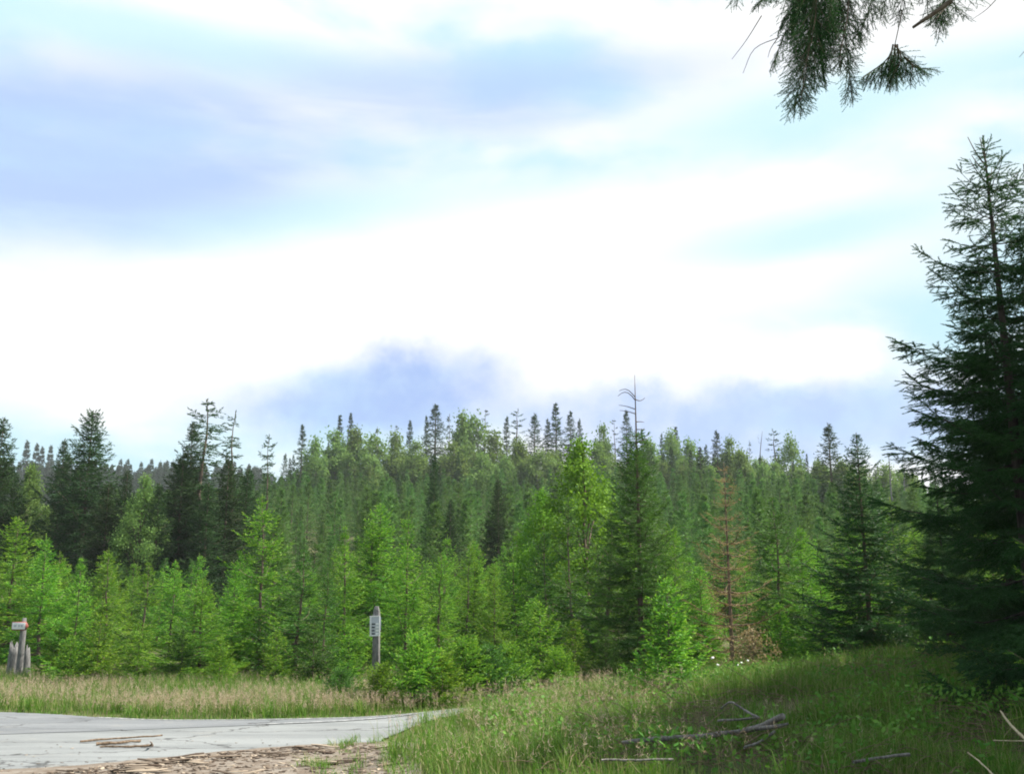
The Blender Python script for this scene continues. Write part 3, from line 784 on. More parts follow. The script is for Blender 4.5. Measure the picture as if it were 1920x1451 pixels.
# ------------------------------------------------------------------ the young thicket
FRONT = [  # u, v tip, depth, width, proto, deep?, label
 (38, 968, 33, 1.15, 3, 0, 'young spruce rising above the arrow signpost'),
 (100, 1000, 30, 1.1, 1, 0, 'young bright spruce just past the arrow signpost'),
 (155, 1045, 28.5, 1.2, 0, 0, 'low bright spruce in the front row past the arrow signpost'),
 (212, 1028, 31, 1.0, 2, 0, 'young spruce with a dark notch beside it in the front row'),
 (272, 1055, 29, 1.15, 4, 0, 'bushy young spruce in the middle of the left front row'),
 (328, 1050, 30, 1.1, 1, 0, 'young spruce behind the pale dead stalk in the grass'),
 (385, 1085, 28, 1.2, 3, 0, 'squat spruce whose skirt reaches the dry grass'),
 (440, 1060, 29, 1.0, 0, 0, 'young spruce with a dark foot left of the tallest front spruce'),
 (497, 928, 30, 1.05, 1, 0, 'tallest cone-shaped young spruce of the left front row'),
 (560, 1030, 29, 1.15, 4, 1, 'deep green spruce beside the tallest front spruce'),
 (612, 1045, 29, 1.0, 2, 1, 'young spruce between the tallest front spruce and the white notice'),
 (655, 985, 33, 0.95, 0, 0, 'slim young spruce behind the post with the white notice'),
 (705, 945, 36, 0.95, 3, 0, 'taller young spruce straight above the white notice'),
 (768, 960, 31, 1.0, 1, 0, 'open bright spruce right of the white notice'),
 (822, 1040, 30, 1.05, 4, 0, 'young spruce below the slender dark spruce'),
 (872, 1015, 33, 0.9, 2, 0, 'slim young spruce between the two dark ones in front of the hill'),
 (925, 1060, 29, 1.1, 0, 0, 'young spruce above the low bushes at the bend'),
 (968, 1045, 31, 1.0, 3, 0, 'young spruce with pale shoot tips before the leafy trees'),
 (1020, 985, 33, 1.05, 1, 1, 'deep green spruce under the leafy trees'),
 (1070, 930, 31, 0.95, 4, 1, 'deep green spruce crowding the bare-topped spruce'),
 (1130, 960, 29, 1.1, 0, 1, 'spruce merging with the near side of the bare-topped spruce'),
 (1262, 985, 31, 1.0, 2, 0, 'young spruce between the bare-topped and the dead spruce'),
 (1310, 1060, 28, 1.1, 3, 0, 'low young spruce behind the brown dead spruce'),
 (1450, 930, 30, 1.0, 1, 1, 'dark-hearted spruce right of the brown dead spruce'),
 (1400, 1045, 31, 1.0, 4, 0, 'lit young spruce behind the far boughs of the dead spruce'),
 (1498, 985, 31, 0.95, 0, 0, 'lit young spruce before the curved-top spruce'),
 (1535, 1030, 28, 1.05, 3, 0, 'sunlit low spruce at the foot of the curved-top spruce'),
 (1680, 930, 29, 1.1, 1, 0, 'young spruce between the curved-top and the tall near spruce'),
 (1725, 985, 27, 1.1, 2, 1, 'deep green spruce behind the tall near spruce'),
 (1790, 1000, 24, 1.2, 4, 1, 'shaded spruce under the boughs of the tall near spruce'),
]
for i, (u, v, d, wd, k, deep, lab) in enumerate(FRONT):
    d = d - (1.6 if d < 32 else 0.8) + (2.2 if u < 130 else 0)
    put(PY[(k + 5) % 7 if i % 3 == 2 else k], 'young_spruce', u, v, d, lab, 'young spruces of the roadside thicket', wid=wd * (1.05 + 0.2 * math.sin(i * 2.3)), lean=(0.03 * math.sin(i * 1.7), 0.03 * math.cos(i * 2.9)), mats={'crown': 'young_deep'} if deep else None)
# the ranks behind them, which fill the gaps
r = np.random.default_rng(21)
fill = []
for yy in np.arange(32.5, 66, 3.3):
    half = yy * 0.50
    for xx in np.arange(-half - 1, half + 1, 2.75):
        fill.append((xx + r.normal(0, 0.45), yy + r.normal(0, 0.6), r.uniform(2.3, 4.7) * (1.0 if yy < 50 else 0.95)))
REF = ['above the arrow signpost', 'past the arrow signpost', 'of the low bright spruce by the signpost', 'of the dark notch in the front row', 'of the bushy front-row spruce', 'of the pale dead stalk', 'of the squat front spruce', 'of the dark-footed front spruce', 'of the tallest front spruce', 'of the deep green front spruce', 'between tallest spruce and white notice', 'of the slim spruce by the white notice', 'straight above the white notice', 'of the open bright spruce', 'below the slender dark spruce', 'between the two dark mid-hill spruces', 'above the bushes at the bend', 'of the pale-tipped spruce', 'under the leafy trees', 'crowding the bare-topped spruce', 'near the bare-topped spruce', 'between bare-topped and dead spruce', 'behind the dead spruce', 'right of the dead spruce', 'at the dead spruce boughs', 'before the curved dark spruce', 'at the foot of the curved dark spruce', 'between the curved and tall near spruce', 'close behind the tall near spruce', 'under the tall near boughs']
RANK = ['second', 'third', 'fourth', 'fifth', 'sixth', 'seventh', 'eighth', 'ninth', 'tenth', 'eleventh', 'twelfth', 'last']
taken = {}
for x, y, hg in sorted(fill, key=lambda q: -q[2]):
    u_ = CX + F_PX * x / y
    if u_ < 500: hg = min(hg, 3.5)
    ref = REF[int(np.argmin([abs(q[0] - u_) for q in FRONT]))]
    key = (RANK[min(11, int((y - 31) / 3.3))], ref); n_ = taken[key] = taken.get(key, 0) + 1
    lab = '%s%s-rank thicket spruce on the line %s' % (('', 'lower ', 'lowest ')[min(2, n_ - 1)], key[0], ref)
    plant(PY[int(r.integers(7))], 'thicket_spruce', x, y, hg, lab, 'spruces filling the thicket', wid=r.uniform(0.85, 1.3), lean=(r.normal(0, 0.035), r.normal(0, 0.035)), mats={'crown': 'young_deep'} if r.random() < 0.3 else None)

# ---- single trees of note
D_TOP = spruce('bare_topped_spruce', 301, 7.7, 1.75, 'young_deep', gap=0.27, per=6, inter=5, base=0.02, nsp=0.014, nl=0.06, nw=0.019, power=0.6, bare=0.18, gaps=0.3, tw_gap=0.08, tw_len=0.42, fresh=0.6, e_low=-10, e_top=35, trunk_r=0.085)
e = put(D_TOP, 'bare_topped_spruce', 1190, 703, 26, 'tall spruce with a long bare spindly tip, standing above the thicket', rot=0.4)
# its dead leader: a few arching bare twigs at the very top
def arch(z, dx, dz, bend, n=6, r0=0.014):
    B = Tubes(); s = np.linspace(0, 1, n)
    B.add(np.stack([dx * s, 0.15 * dx * s, z + dz * s + bend * np.sin(s * 3.14)], -1), r0 * (1 - 0.6 * s), 4)
    o = link('dead_twig', B.mesh('dead_twig', M['dead_bark']), e); o.rotation_euler[2] = -0.4
for z, dx, dz, bd in [(7.10, -0.42, 0.16, 0.12), (7.02, -0.46, 0.10, 0.16), (6.78, -0.44, 0.10, 0.02), (6.66, -0.42, 0.08, 0.02), (7.05, 0.26, 0.05, -0.06), (6.45, 0.22, 0.0, 0.01), (6.25, 0.24, 0.01, 0.0), (6.05, -0.2, 0.06, 0), (5.9, 0.3, 0.12, 0)]:
    arch(z, dx, dz, bd)
DEAD = spruce('dead_spruce', 311, 4.9, 1.45, 'brown', bark='dead_bark', gap=0.28, per=5, inter=1, base=0.06, nsp=0.025, nl=0.052, nw=0.0115, power=0.8, gaps=0.45, tw_gap=0.11, tw_len=0.36, e_low=8, e_top=30, curl=0.12, droop=0.02, trunk_r=0.06, limb_r=1.3)
put(DEAD, 'dead_spruce', 1357, 868, 25, 'dead spruce with rusty brown needles and a bare dark stem', None, cat='dead tree', rot=1.0)
CURVE = spruce('curved_top_spruce', 321, 5.6, 2.0, 'young_deep', gap=0.26, per=6, inter=5, base=0.02, nsp=0.015, nl=0.06, nw=0.019, power=1.0, gaps=0.25, tw_gap=0.075, tw_len=0.42, fresh=0.35, e_low=-6, e_top=35, trunk_r=0.07)
put(CURVE, 'dark_spruce', 1605, 812, 24.5, 'dark spruce with a narrow curved top and wide skirt, beside the tall near spruce', None, rot=2.0, wid=1.15, mats={'crown': 'near_dark'})
SM = [
 (1250, 1083, 18.6, 1.0, 0, 0, 'small bright green spruce at the grass edge before the bare-topped spruce'),
 (1012, 1128, 24.3, 1.1, 1, 0, 'small light green spruce with a thin stem at the bend of the road'),
 (1078, 1160, 24.6, 1.1, 2, 0, 'small light green spruce next to the thin-stemmed one at the bend'),
 (655, 1170, 25.5, 1.0, 0, 0, 'small yellowish spruce left of the post with the white notice'),
]
SM += [
 (112, 1172, 27.0, 1.1, 1, 0, 'small bright spruce right beside the arrow signpost'),
 (135, 1190, 25.2, 1.2, 2, 0, 'knee-high bright spruce second from the arrow signpost at the grass edge'),
 (190, 1150, 25.6, 1.1, 0, 0, 'small yellow-green spruce third from the arrow signpost at the grass edge'),
 (262, 1185, 25.4, 1.2, 1, 0, 'low spruce pushing into the dry grass before the bushy front-row spruce'),
 (345, 1175, 25.6, 1.1, 2, 1, 'small deep green spruce before the squat front spruce'),
 (415, 1195, 25.0, 1.2, 0, 0, 'knee-high spruce left of the tallest front spruce at the grass edge'),
 (520, 1180, 25.4, 1.1, 1, 0, 'small spruce at the foot of the tallest front spruce'),
 (590, 1165, 25.6, 1.1, 2, 1, 'small deep green spruce between the tallest front spruce and the dark lone bush'),
 (1135, 1175, 24.4, 1.1, 0, 1, 'small deep green spruce at the foot of the bare-topped spruce'),
 (1322, 1150, 26.6, 1.1, 1, 0, 'small lit spruce between the grass-edge spruce and the dead one'),
 (1460, 1130, 25.0, 1.15, 2, 0, 'small sunlit spruce past the withered bush'),
]
for u, v, d, wd, k, deep, lab in SM:
    put(PS[k], 'small_spruce', u, v, d, lab, 'small spruces at the edge of the grass', wid=wd, mats={'crown': 'young_deep'} if deep else None)
BU = [
 (788, 1196, 20.9, 0.85, 0, 0, 'low bushy spruce at the road edge in front of the white notice'),
 (716, 1252, 20.5, 0.95, 1, 0, 'lowest bushy spruce touching the road edge beside the white notice'),
 (640, 1258, 21.2, 1.0, 0, 1, 'small dark bush standing alone in the dry grass by the road'),
 (830, 1236, 21.0, 1.1, 1, 0, 'knee-high bright bush second along the road edge from the white notice'),
 (872, 1204, 21.7, 1.0, 0, 0, 'taller bushy spruce third along the road edge from the white notice'),
 (918, 1220, 21.9, 1.05, 1, 1, 'low bushy spruce with a dark hollow at the bend of the road'),
 (955, 1215, 22.6, 1.0, 0, 0, 'low bright bush just past the one with the dark hollow at the bend'),
 (1045, 1222, 23.4, 1.0, 1, 0, 'last low bush of the row at the bend, under the thin-stemmed spruce'),
]
for u, v, d, wd, k, deep, lab in BU:
    put(PB[k], 'bushy_spruce', u, v, d, lab, 'low bushy spruces at the bend of the road', wid=wd, mats={'crown': 'young_deep'} if deep else None)
# withered brush at the foot of the dead spruce
BR = broadleaf('withered_bush', 331, 1.2, 0.62, 'brush', bark='dead_bark', lobes=22, leaves=1700, leaf=0.05, base=0.05, trunk_r=0.02, spread=0.55)
put(BR, 'withered_bush', 1405, 1170, 23.2, 'withered straw-brown bush at the foot of the dead spruce', None, wid=1.1, cat='bush')

# ---- the tall near spruce at the right and its neighbours
NEARP = spruce('tall_near_spruce', 401, 7.9, 1.95, 'near_dark', bark='dark_bark', gap=0.42, per=5, inter=3, base=0.03, nsp=0.0060, nl=0.042, nw=0.0105, power=0.64, gaps=0.2, tw_gap=0.112, tw_len=0.36, sub_gap=0.115, e_low=-14, e_top=26, curl=0.20, droop=0.20, trunk_r=0.10, wob=0.2)
TIP = at(1842, 248, 13.5)
e = plant(NEARP, 'tall_near_spruce', TIP[0], 13.5, TIP[2] - float(height(TIP[0], 13.5)), 'tall dark spruce close by with a forked bare tip, leaning boughs over the grass', None, rot=0.9, wid=1.13)
for z, a, L, up_ in [(7.45, 3.2, 0.20, 0.42), (7.5, 3.9, 0.10, 0.33), (7.25, 0.2, 0.24, 0.36), (7.1, 0.9, 0.30, 0.42), (7.0, 5.8, 0.36, 0.25), (7.35, 2.4, 0.16, 0.30), (7.15, 3.5, 0.26, 0.34)]:
    B = Tubes(); s = np.linspace(0, 1, 5); a -= 0.9
    B.add(np.stack([math.cos(a) * L * s, math.sin(a) * L * s, z + up_ * s ** 1.5], -1), 0.011 * (1 - 0.6 * s), 4)
    link('dead_twig', B.mesh('near_dead_twig', M['bark']), e)
plant(NEARP, 'near_spruce', 7.75, 14.8, 7.6, 'dark spruce at the picture edge behind the tall near one, only its boughs in view', None, rot=3.0, wid=1.0)
plant(NEARP, 'near_spruce', 8.4, 18.0, 7.0, 'shaded spruce behind the two close ones at the picture edge', None, rot=5.0, wid=1.05)
plant(NEARP, 'near_spruce', 8.3, 20.5, 3.6, 'lower shaded spruce in the dark corner behind the tall near one', None, rot=1.7, wid=1.3)
plant(NEARP, 'near_spruce', 8.9, 12.0, 8.6, 'shaded spruce nearest the viewpoint at the picture edge, its low boughs dark', None, rot=4.1, wid=1.1)
# trees just outside the frame that keep the right-hand grass in shade
r = np.random.default_rng(9)
for i, (x, y, hg) in enumerate([(11.4, 12.6, 13.5), (12.2, 15.4, 13.5), (10.2, 10.2, 11.5), (13.8, 19.0, 11.0), (14.8, 22.5, 11.0), (13.6, 12.8, 14.5), (14.6, 17.0, 14.5), (12.2, 9.6, 14.0)]):
    plant(PD[i % 3], 'shade_spruce', x, y, hg, 'tall spruce of the roadside wood just past the picture edge', 'spruces past the picture edge', wid=1.22)
SAP = spruce('edge_sapling', 411, 3.2, 0.78, 'young', gap=0.27, per=5, inter=2, base=0.08, nsp=0.006, nl=0.022, nw=0.0035, power=0.6, gaps=0.2, tw_gap=0.07, tw_len=0.36, e_low=5, e_top=45, curl=0.1, droop=0.12, fresh=0.9)
plant(SAP, 'spruce_sapling', 4.25, 8.0, 3.2, 'bright green spruce sapling at the picture edge, only its branch tips in view', None, rot=0.5)

# ------------------------------------------------------------------ overhanging boughs of an old spruce beside the camera
def old_spruce():
    r = np.random.default_rng(55)
    Yb = 7.0
    e = bpy.data.objects.new('old_spruce', None); col.objects.link(e)
    bx, by = 6.6, 7.4
    e.location = (bx, by, float(height(bx, by)) - 0.1)
    tag(e, 'old spruce beside the viewpoint whose hanging boughs enter the top of the picture', 'tree')
    off = np.array(e.location)
    T, B = Tubes(), Tubes()
    s = np.linspace(0, 1, 10)
    T.add(np.stack([0.1 * np.sin(s * 4), 0 * s, 14 * s], -1), 0.2 * (1 - 0.9 * s), 10)
    OO, DD, LL, NN, VV = [], [], [], [], []
    DOWN = np.array([0, 0, -1.0])
    def strand(P, spread, gap, fine=True, klen=0.3):
        """a twig with side shoots, comb-like"""
        P = np.asarray(P) - off
        L = np.sum(np.linalg.norm(np.diff(P, axis=0), axis=1))
        B.add(P, np.linspace(0.007, 0.002, len(P)), 4, cap=False)
        d = unit(P[-1] - P[0])
        up = unit(np.cross(d, np.array([r.normal(), r.normal(), 0.2])))
        o, dd, l = shoots_on(P, L, r, None, None, up, gap, klen, ang_=spread, smin=0.05, droop=0.35, maxlen=0.34)
        for q in range(len(l)):
            if l[q] > 0.09:
                pp = o[q] + dd[q] * np.linspace(0, 1, 4)[:, None] * l[q]; pp[:, 2] -= l[q] * 0.25 * np.linspace(0, 1, 4) ** 2
                B.add(pp, np.linspace(0.003, 0.0012, 4), 3, cap=False)
                a2, b2, c2 = shoots_on(pp, l[q], r, None, None, up, 0.075, 0.40, ang_=0.9, droop=0.25)
                OO.append(a2); DD.append(b2); LL.append(np.maximum(c2, 0.05)); VV.append(r.random(len(c2))); NN.append(np.tile(up, (len(c2), 1)))
        OO.append(o); DD.append(dd); LL.append(l * 0.9); VV.append(r.random(len(l))); NN.append(np.tile(up, (len(l), 1)))
    # main limbs run above the frame; curtains hang from them
    def limb(pts, r0, r1):
        P = np.array(pts) - off
        P = dense(P, 5)
        B.add(P, np.linspace(r0, r1, len(P)), 7)
    trunk6, trunk7 = off + np.array([0, 0, 6.2]), off + np.array([0, 0, 7.0])
    limb([trunk7, at(1950, -110, 7.2), at(1700, -90, 7.0), at(1520, -60, 6.9), at(1390, -40, 6.9)], 0.06, 0.012)
    limb([trunk6 + (0, 0, 0.35), at(1880, -70, 6.6), at(1780, 5, 6.5), at(1712, 52, 6.5)], 0.036, 0.010)
    def hang(u0, v0, u1, v1, Yd, n=1, gap=0.072, sp=0.75, jit=14, klen=0.3):
        for _ in range(n):
            a = at(u0 + r.normal(0, jit), v0, Yd + r.normal(0, 0.12)); b = at(u1 + r.normal(0, jit * 0.6), v1 + r.normal(0, jit * 0.8), Yd + r.normal(0, 0.12))
            s = np.linspace(0, 1, 7)[:, None]
            P = a * (1 - s) + b * s; P[:, 0] += 0.04 * np.sin(s[:, 0] * r.uniform(2, 5)); P[:, 1] += 0.05 * np.sin(s[:, 0] * r.uniform(1, 4))
            strand(P, sp, gap, klen=klen)
    hang(1525, -60, 1500, 196, 6.9, 2, sp=0.75, klen=0.19, jit=9)
    hang(1530, -60, 1530, 130, 6.9, 1, sp=0.9, klen=0.22, jit=14)
    hang(1500, -50, 1462, 112, 6.95, 1, sp=0.7, klen=0.16, jit=4)
    hang(1515, -50, 1500, 110, 6.9, 2, sp=0.9, klen=0.22)
    hang(1540, -50, 1535, 182, 6.95, 1, sp=0.7, klen=0.15)
    hang(1495, -50, 1480, 55, 7.0, 3, sp=0.85, klen=0.26)
    hang(1570, -50, 1592, 178, 6.9, 1, sp=0.7, klen=0.13, jit=6)
    hang(1580, -60, 1580, 100, 6.9, 1, sp=0.8, klen=0.2)
    hang(1600, -60, 1612, 65, 6.95, 1, sp=0.8, klen=0.2)
    hang(1555, -60, 1550, 55, 6.9, 3, sp=0.9, klen=0.26)
    hang(1440, -60, 1440, 15, 6.9, 1, sp=0.8, klen=0.25)
    hang(1395, -60, 1380, -5, 6.95, 1, sp=0.8, klen=0.25)
    hang(1640, -80, 1645, 15, 6.9, 1, sp=0.8, klen=0.2)
    hang(1690, -80, 1690, 10, 6.9, 1, sp=0.8, klen=0.2)
    hang(1730, -60, 1735, 0, 6.7, 1, sp=0.8, klen=0.2)
    hang(1775, -40, 1762, 42, 6.6, 2, sp=0.8, klen=0.24, jit=9)
    # the lone tuft on a thin twig
    s = np.linspace(0, 1, 6)[:, None]
    tw = at(1692, 20, 6.7) * (1 - s) + at(1678, 84, 6.7) * s
    B.add(tw - off, np.linspace(0.004, 0.003, 6), 4)
    for (u1, v1) in [(1628, 138), (1652, 146), (1670, 152), (1690, 146)]:
        hang(1680, 84, u1, v1, 6.7, 1, gap=0.05, sp=0.6, jit=3, klen=0.36)
    for (u1, v1) in [(1718, 140), (1738, 138)]:
        hang(1694, 108, u1, v1, 6.7, 1, gap=0.05, sp=0.7, jit=3, klen=0.34)
    # bare dead twigs
    for pts in ([(1428, 30), (1400, 75), (1372, 112)], [(1462, 70), (1415, 92), (1393, 138)], [(1458, 72), (1445, 92), (1440, 108)], [(1872, -5), (1850, 18), (1824, 36)], [(1935, 80), (1925, 92), (1911, 108)]):
        P = dense(np.array([at(u, v, 6.85) for u, v in pts]), 4) - off
        B.add(P, np.linspace(0.0035, 0.0015, len(P)), 4)
    O, D, L, N, V = (np.concatenate(a) for a in (OO, DD, LL, NN, VV))
    N = unit(N - D * np.sum(N * D, -1, keepdims=True))
    v, f, va, fr = needles(O, D, N, L, V, r, 0.0026, 0.015, 0.0036, 1.0, 0.0)
    link('trunk', T.mesh('old_spruce_trunk', M['bark']), e)
    link('crown', crown_mesh('old_spruce_crown', v, f, va, fr, B, M['near_dark'], M['bark']), e)
    # the rest of the crown, higher up and behind the view
    return e
old_spruce()

# ------------------------------------------------------------------ grass
def blades(x, y, hgt, wid, r, lean=0.35, dry=0.0, z0=0.0):
    n = len(x)
    z = height(x, y) + z0 - 0.02
    b = np.stack([x, y, z], -1)
    yaw = r.random(n) * 2 * math.pi
    fwd = np.stack([np.cos(yaw), np.sin(yaw), 0 * yaw], -1)
    sd = np.stack([-np.sin(yaw), np.cos(yaw), 0 * yaw], -1)
    ln = lean * r.random(n) * hgt
    mid = b + fwd * (ln * 0.3)[:, None]; mid[:, 2] += hgt * 0.58
    tip = b + fwd * ln[:, None]; tip[:, 2] += hgt * (1 - 0.25 * lean * r.random(n))
    w_ = (sd * (wid * 0.5)[:, None])
    V = np.stack([b - w_, b + w_, mid - w_ * 0.75, mid + w_ * 0.75, tip], 1).reshape(-1, 3)
    k = np.arange(n)[:, None] * 5
    quads = k + np.array([[0, 1, 3, 2]]); tris = k + np.array([[2, 3, 4]])
    va = np.repeat(r.random(n), 5)
    fr = np.repeat((r.random(n) < dry) * (0.5 + 0.5 * r.random(n)), 5)
    return V, quads, tris, va, fr, tip
def plumes(tip, r, size, k=9):
    n = len(tip)
    i = np.repeat(np.arange(n), k)
    t = r.random(len(i))
    base = tip[i] - np.array([0, 0, 1.0]) * (t * size)[:, None] + r.normal(0, 0.012, (len(i), 3))
    d = unit(r.normal(size=(len(i), 3)) * 0.7 + np.array([0, 0, 0.9]))
    ln = size * 0.42 * (0.6 + 0.6 * r.random(len(i)))
    sd = unit(np.cross(d, r.normal(size=(len(i), 3)))) * 0.0028
    V = np.stack([base - sd, base + sd, base + d * ln[:, None]], 1).reshape(-1, 3)
    va = np.repeat(np.clip(np.repeat(r.random(n), k) + r.normal(0, 0.2, len(i)), 0, 1), 3)
    return V, np.arange(len(i) * 3).reshape(-1, 3), va
def patchy(x, y, f=0.8, ph=0.0):
    return 0.5 + 0.25 * (np.sin(x * f + ph + 1.7 * np.sin(y * f * 0.7)) + np.sin(y * f * 1.3 - ph + 1.3 * np.sin(x * f * 0.9)))
def sheet(name, parts_, mat, label):
    Vs, Q, Tt, va, fr, k = [], [], [], [], [], 0
    for V, q, t, a, f in parts_:
        Vs.append(V); Q.append(q + k) if len(q) else None; Tt.append(t + k); va.append(a); fr.append(f); k += len(V)
    fs = ([np.concatenate(Q)] if Q else []) + [np.concatenate(Tt)]
    o = link(name, mesh(name, np.concatenate(Vs), fs, mat, {'var': np.concatenate(va), 'fresh': np.concatenate(fr)}), kind='stuff')
    o['label'] = label; o['category'] = 'grass'
    return o
r = np.random.default_rng(31)
def region(n, x0, x1, y0, y1, keep):
    x, y = r.uniform(x0, x1, n), r.uniform(y0, y1, n)
    k = keep(x, y)
    return x[k], y[k]
far_edge = lambda x: np.interp(x, FAR_D[:, 0], FAR_D[:, 1])
# verge beyond the road
x, y = region(110000, -17, 4.5, 17.8, 31, lambda x, y: (y > far_edge(x) + 0.06 * np.sin(7 * x) + 0.03))
d_edge = y - far_edge(x)
hg = (0.07 + 0.30 * ss(0.0, 2.5, d_edge)) * r.uniform(0.6, 1.3, len(x)) * (0.75 + 0.5 * patchy(x, y))
A = blades(x, y, hg, r.uniform(0.006, 0.013, len(x)), r, 0.6, 0.16)
x, y = region(26000, -17, 2.2, 18.5, 29, lambda x, y: (y > far_edge(x) + 0.7) & (r.random(len(x)) < 0.25 + 0.75 * ss(0.25, 0.7, patchy(x, y, 0.6, 2.0))))
hp = r.uniform(0.22, 0.44, len(x))
Bd = blades(x, y, hp, np.full(len(x), 0.005), r, 0.35, 0.9)
# the rise at the right
def right_keep(x, y):
    edge = np.where(y < 14.8, np.interp(y, [6, 12, 14.8], [-0.9, -1.35, -1.75]), np.interp(y, [14.8, 17.6, 19.4, 24], [-1.6, -1.25, 0.6, 4]))
    return (x > edge + 0.15 * np.sin(5 * y)) & (r.random(len(x)) < 0.45 + 0.55 * ss(edge, edge + 1.2, x)) & (x < 0.53 * y + 0.8) & (r.random(len(x)) < 0.10 + 0.90 * ss(0.30, 0.58, patchy(x, y, 1.7, 0.6)))
x, y = region(190000, -2.2, 11.5, 8.5, 23, right_keep)
hg = r.uniform(0.10, 0.36, len(x)) * (0.45 + 1.1 * patchy(x, y, 1.9)) * (0.8 + 0.35 * ss(9, 15, y))
C_ = blades(x, y, hg, r.uniform(0.004, 0.010, len(x)), r, 0.9, 0.26)
x, y = region(3000, -2.0, 4.5, 9.5, 21, lambda x, y: right_keep(x, y) & (x < 2.2 + r.normal(0, 0.6, len(x))))
hp2 = r.uniform(0.35, 0.62, len(x))
Dd = blades(x, y, hp2, np.full(len(x), 0.0035), r, 0.4, 0.7)
x, y = region(40000, -9, 11, 22.8, 30, lambda x, y: x > 3.0)
E_ = blades(x, y, r.uniform(0.15, 0.45, len(x)), r.uniform(0.006, 0.013, len(x)), r, 0.6, 0.15)
def tufts(n, x0, x1, y0, y1, keep, k, hh, wd):
    cx_, cy_ = region(n, x0, x1, y0, y1, keep)
    i = np.repeat(np.arange(len(cx_)), k); sc = r.uniform(0.6, 1.3, len(cx_))[i]
    return blades(cx_[i] + r.normal(0, 0.045, len(i)), cy_[i] + r.normal(0, 0.045, len(i)), hh * sc * r.uniform(0.6, 1.1, len(i)), wd * r.uniform(0.7, 1.3, len(i)), r, 1.3, 0.14)
T1 = tufts(900, -2, 11, 9, 22, right_keep, 42, 0.42, 0.008)
T2 = tufts(420, -17, 3, 18.5, 28, lambda x, y: y > far_edge(x) + 0.25, 40, 0.38, 0.010)
T3 = tufts(260, -12, 0.5, 17.8, 24, lambda x, y: (y > far_edge(x) - 0.05) & (y < far_edge(x) + 0.35), 26, 0.13, 0.008)
T4 = tufts(60, -2.4, -0.8, 11, 15, lambda x, y: x > -2.4 + 0.6 * np.sin(3 * y), 30, 0.2, 0.007)
sheet('grass', [p[:5] for p in (A, Bd, C_, Dd, E_, T1, T2, T3, T4)], M['grass'], 'long green grass on the verge and the shaded rise')
P1, P2 = plumes(Bd[5], r, 0.15, 12), plumes(Dd[5], r, 0.13, 7)
sheet('dry_grass', [(P1[0], np.zeros((0, 4), int), P1[1], P1[2], P1[2] * 0), (P2[0], np.zeros((0, 4), int), P2[1], P2[2], P2[2] * 0)], M['plume'], 'straw-pink seed heads of the tall dry grass')

# ------------------------------------------------------------------ sticks, bark litter, signposts
def stick(name, pts, r0, r1, label, cat='stick', group=None, mat='stick', twigs=(), n=5):
    P = dense(np.asarray(pts, float), n)
    base = P[0].copy()
    rr = np.random.default_rng(int(abs(base[0] * 1000)))
    T = Tubes()
    Q = P - base + rr.normal(0, r0 * 0.15, P.shape)
    T.add(Q, np.linspace(r0, r1, len(Q)) * rr.uniform(0.85, 1.15, len(Q)), 7)
    o = link(name, T.mesh(name, M[mat]), None, base)
    tag(o, label, cat, group)
    for tw in twigs:
        T2 = Tubes(); q = dense(np.asarray(tw, float), 4) - base
        T2.add(q, np.linspace(r1 * 0.9, r1 * 0.4, len(q)), 5)
        link('side_twig', T2.mesh('side_twig', M[mat]), o)
    return o
def gpt(u, v, lift=0.0):
    """ground point seen at a pixel"""
    d = view_dir(u, v)
    k = -EYE / d[2]
    for _ in range(12):
        p = np.array([0, 0, EYE]) + d * k
        k = (float(height(p[0], p[1])) + lift - EYE) / d[2]
    return np.array([0, 0, EYE]) + d * k
L0 = 0.055
stick('fallen_stick', [gpt(150, 1389, L0), gpt(215, 1384, L0), gpt(305, 1378, L0 + 0.01)], 0.014, 0.011, 'longest thin brown stick lying on the road, farthest of the three', 'stick', 'sticks on the road')
stick('fallen_stick', [gpt(180, 1394, L0), gpt(222, 1392, L0), gpt(263, 1387, L0)], 0.022, 0.016, 'short thick brown stick on the road, between the other two', 'stick', 'sticks on the road')
stick('fallen_stick', [gpt(188, 1399, L0), gpt(235, 1399, L0), gpt(288, 1397, L0)], 0.012, 0.017, 'crooked stick with an upturned stub at its end, nearest of the three on the road', 'stick', 'sticks on the road',
      twigs=[[gpt(282, 1397, L0), gpt(285, 1394, L0 + 0.05), gpt(282, 1390, L0 + 0.09)]])
def gpt_up(u, v, lift): return gpt(u, v, lift + 0.09)      # caught in the grass, off the ground
GR = 'dead branches in the shaded grass'
stick('fallen_branch', [gpt_up(1165, 1391, 0.10), gpt_up(1230, 1385, 0.13), gpt_up(1330, 1378, 0.13), gpt_up(1410, 1366, 0.13), gpt_up(1468, 1342, 0.42)], 0.020, 0.032, 'long grey dead branch with a raised thick end lying in the shaded grass', 'branch', GR, 'dim_wood',
      twigs=[[gpt_up(1410, 1366, 0.13), gpt_up(1450, 1362, 0.28), gpt_up(1478, 1356, 0.32)]])
stick('fallen_branch', [gpt_up(1352, 1328, 0.13), gpt_up(1370, 1316, 0.36), gpt_up(1395, 1330, 0.3), gpt_up(1422, 1345, 0.25)], 0.012, 0.013, 'thin angled grey branch bent like a roof above the long one', 'branch', GR, 'dim_wood')
stick('fallen_branch', [gpt_up(1345, 1350, 0.22), gpt_up(1385, 1348, 0.22), gpt_up(1425, 1344, 0.13)], 0.012, 0.015, 'short dark branch just above the long grey one', 'branch', GR, 'dim_wood')
stick('fallen_branch', [gpt_up(1395, 1400, 0.13), gpt_up(1420, 1392, 0.13), gpt_up(1452, 1371, 0.13)], 0.011, 0.016, 'short broken branch with a pale end below the long grey one', 'branch', GR, 'dim_wood')
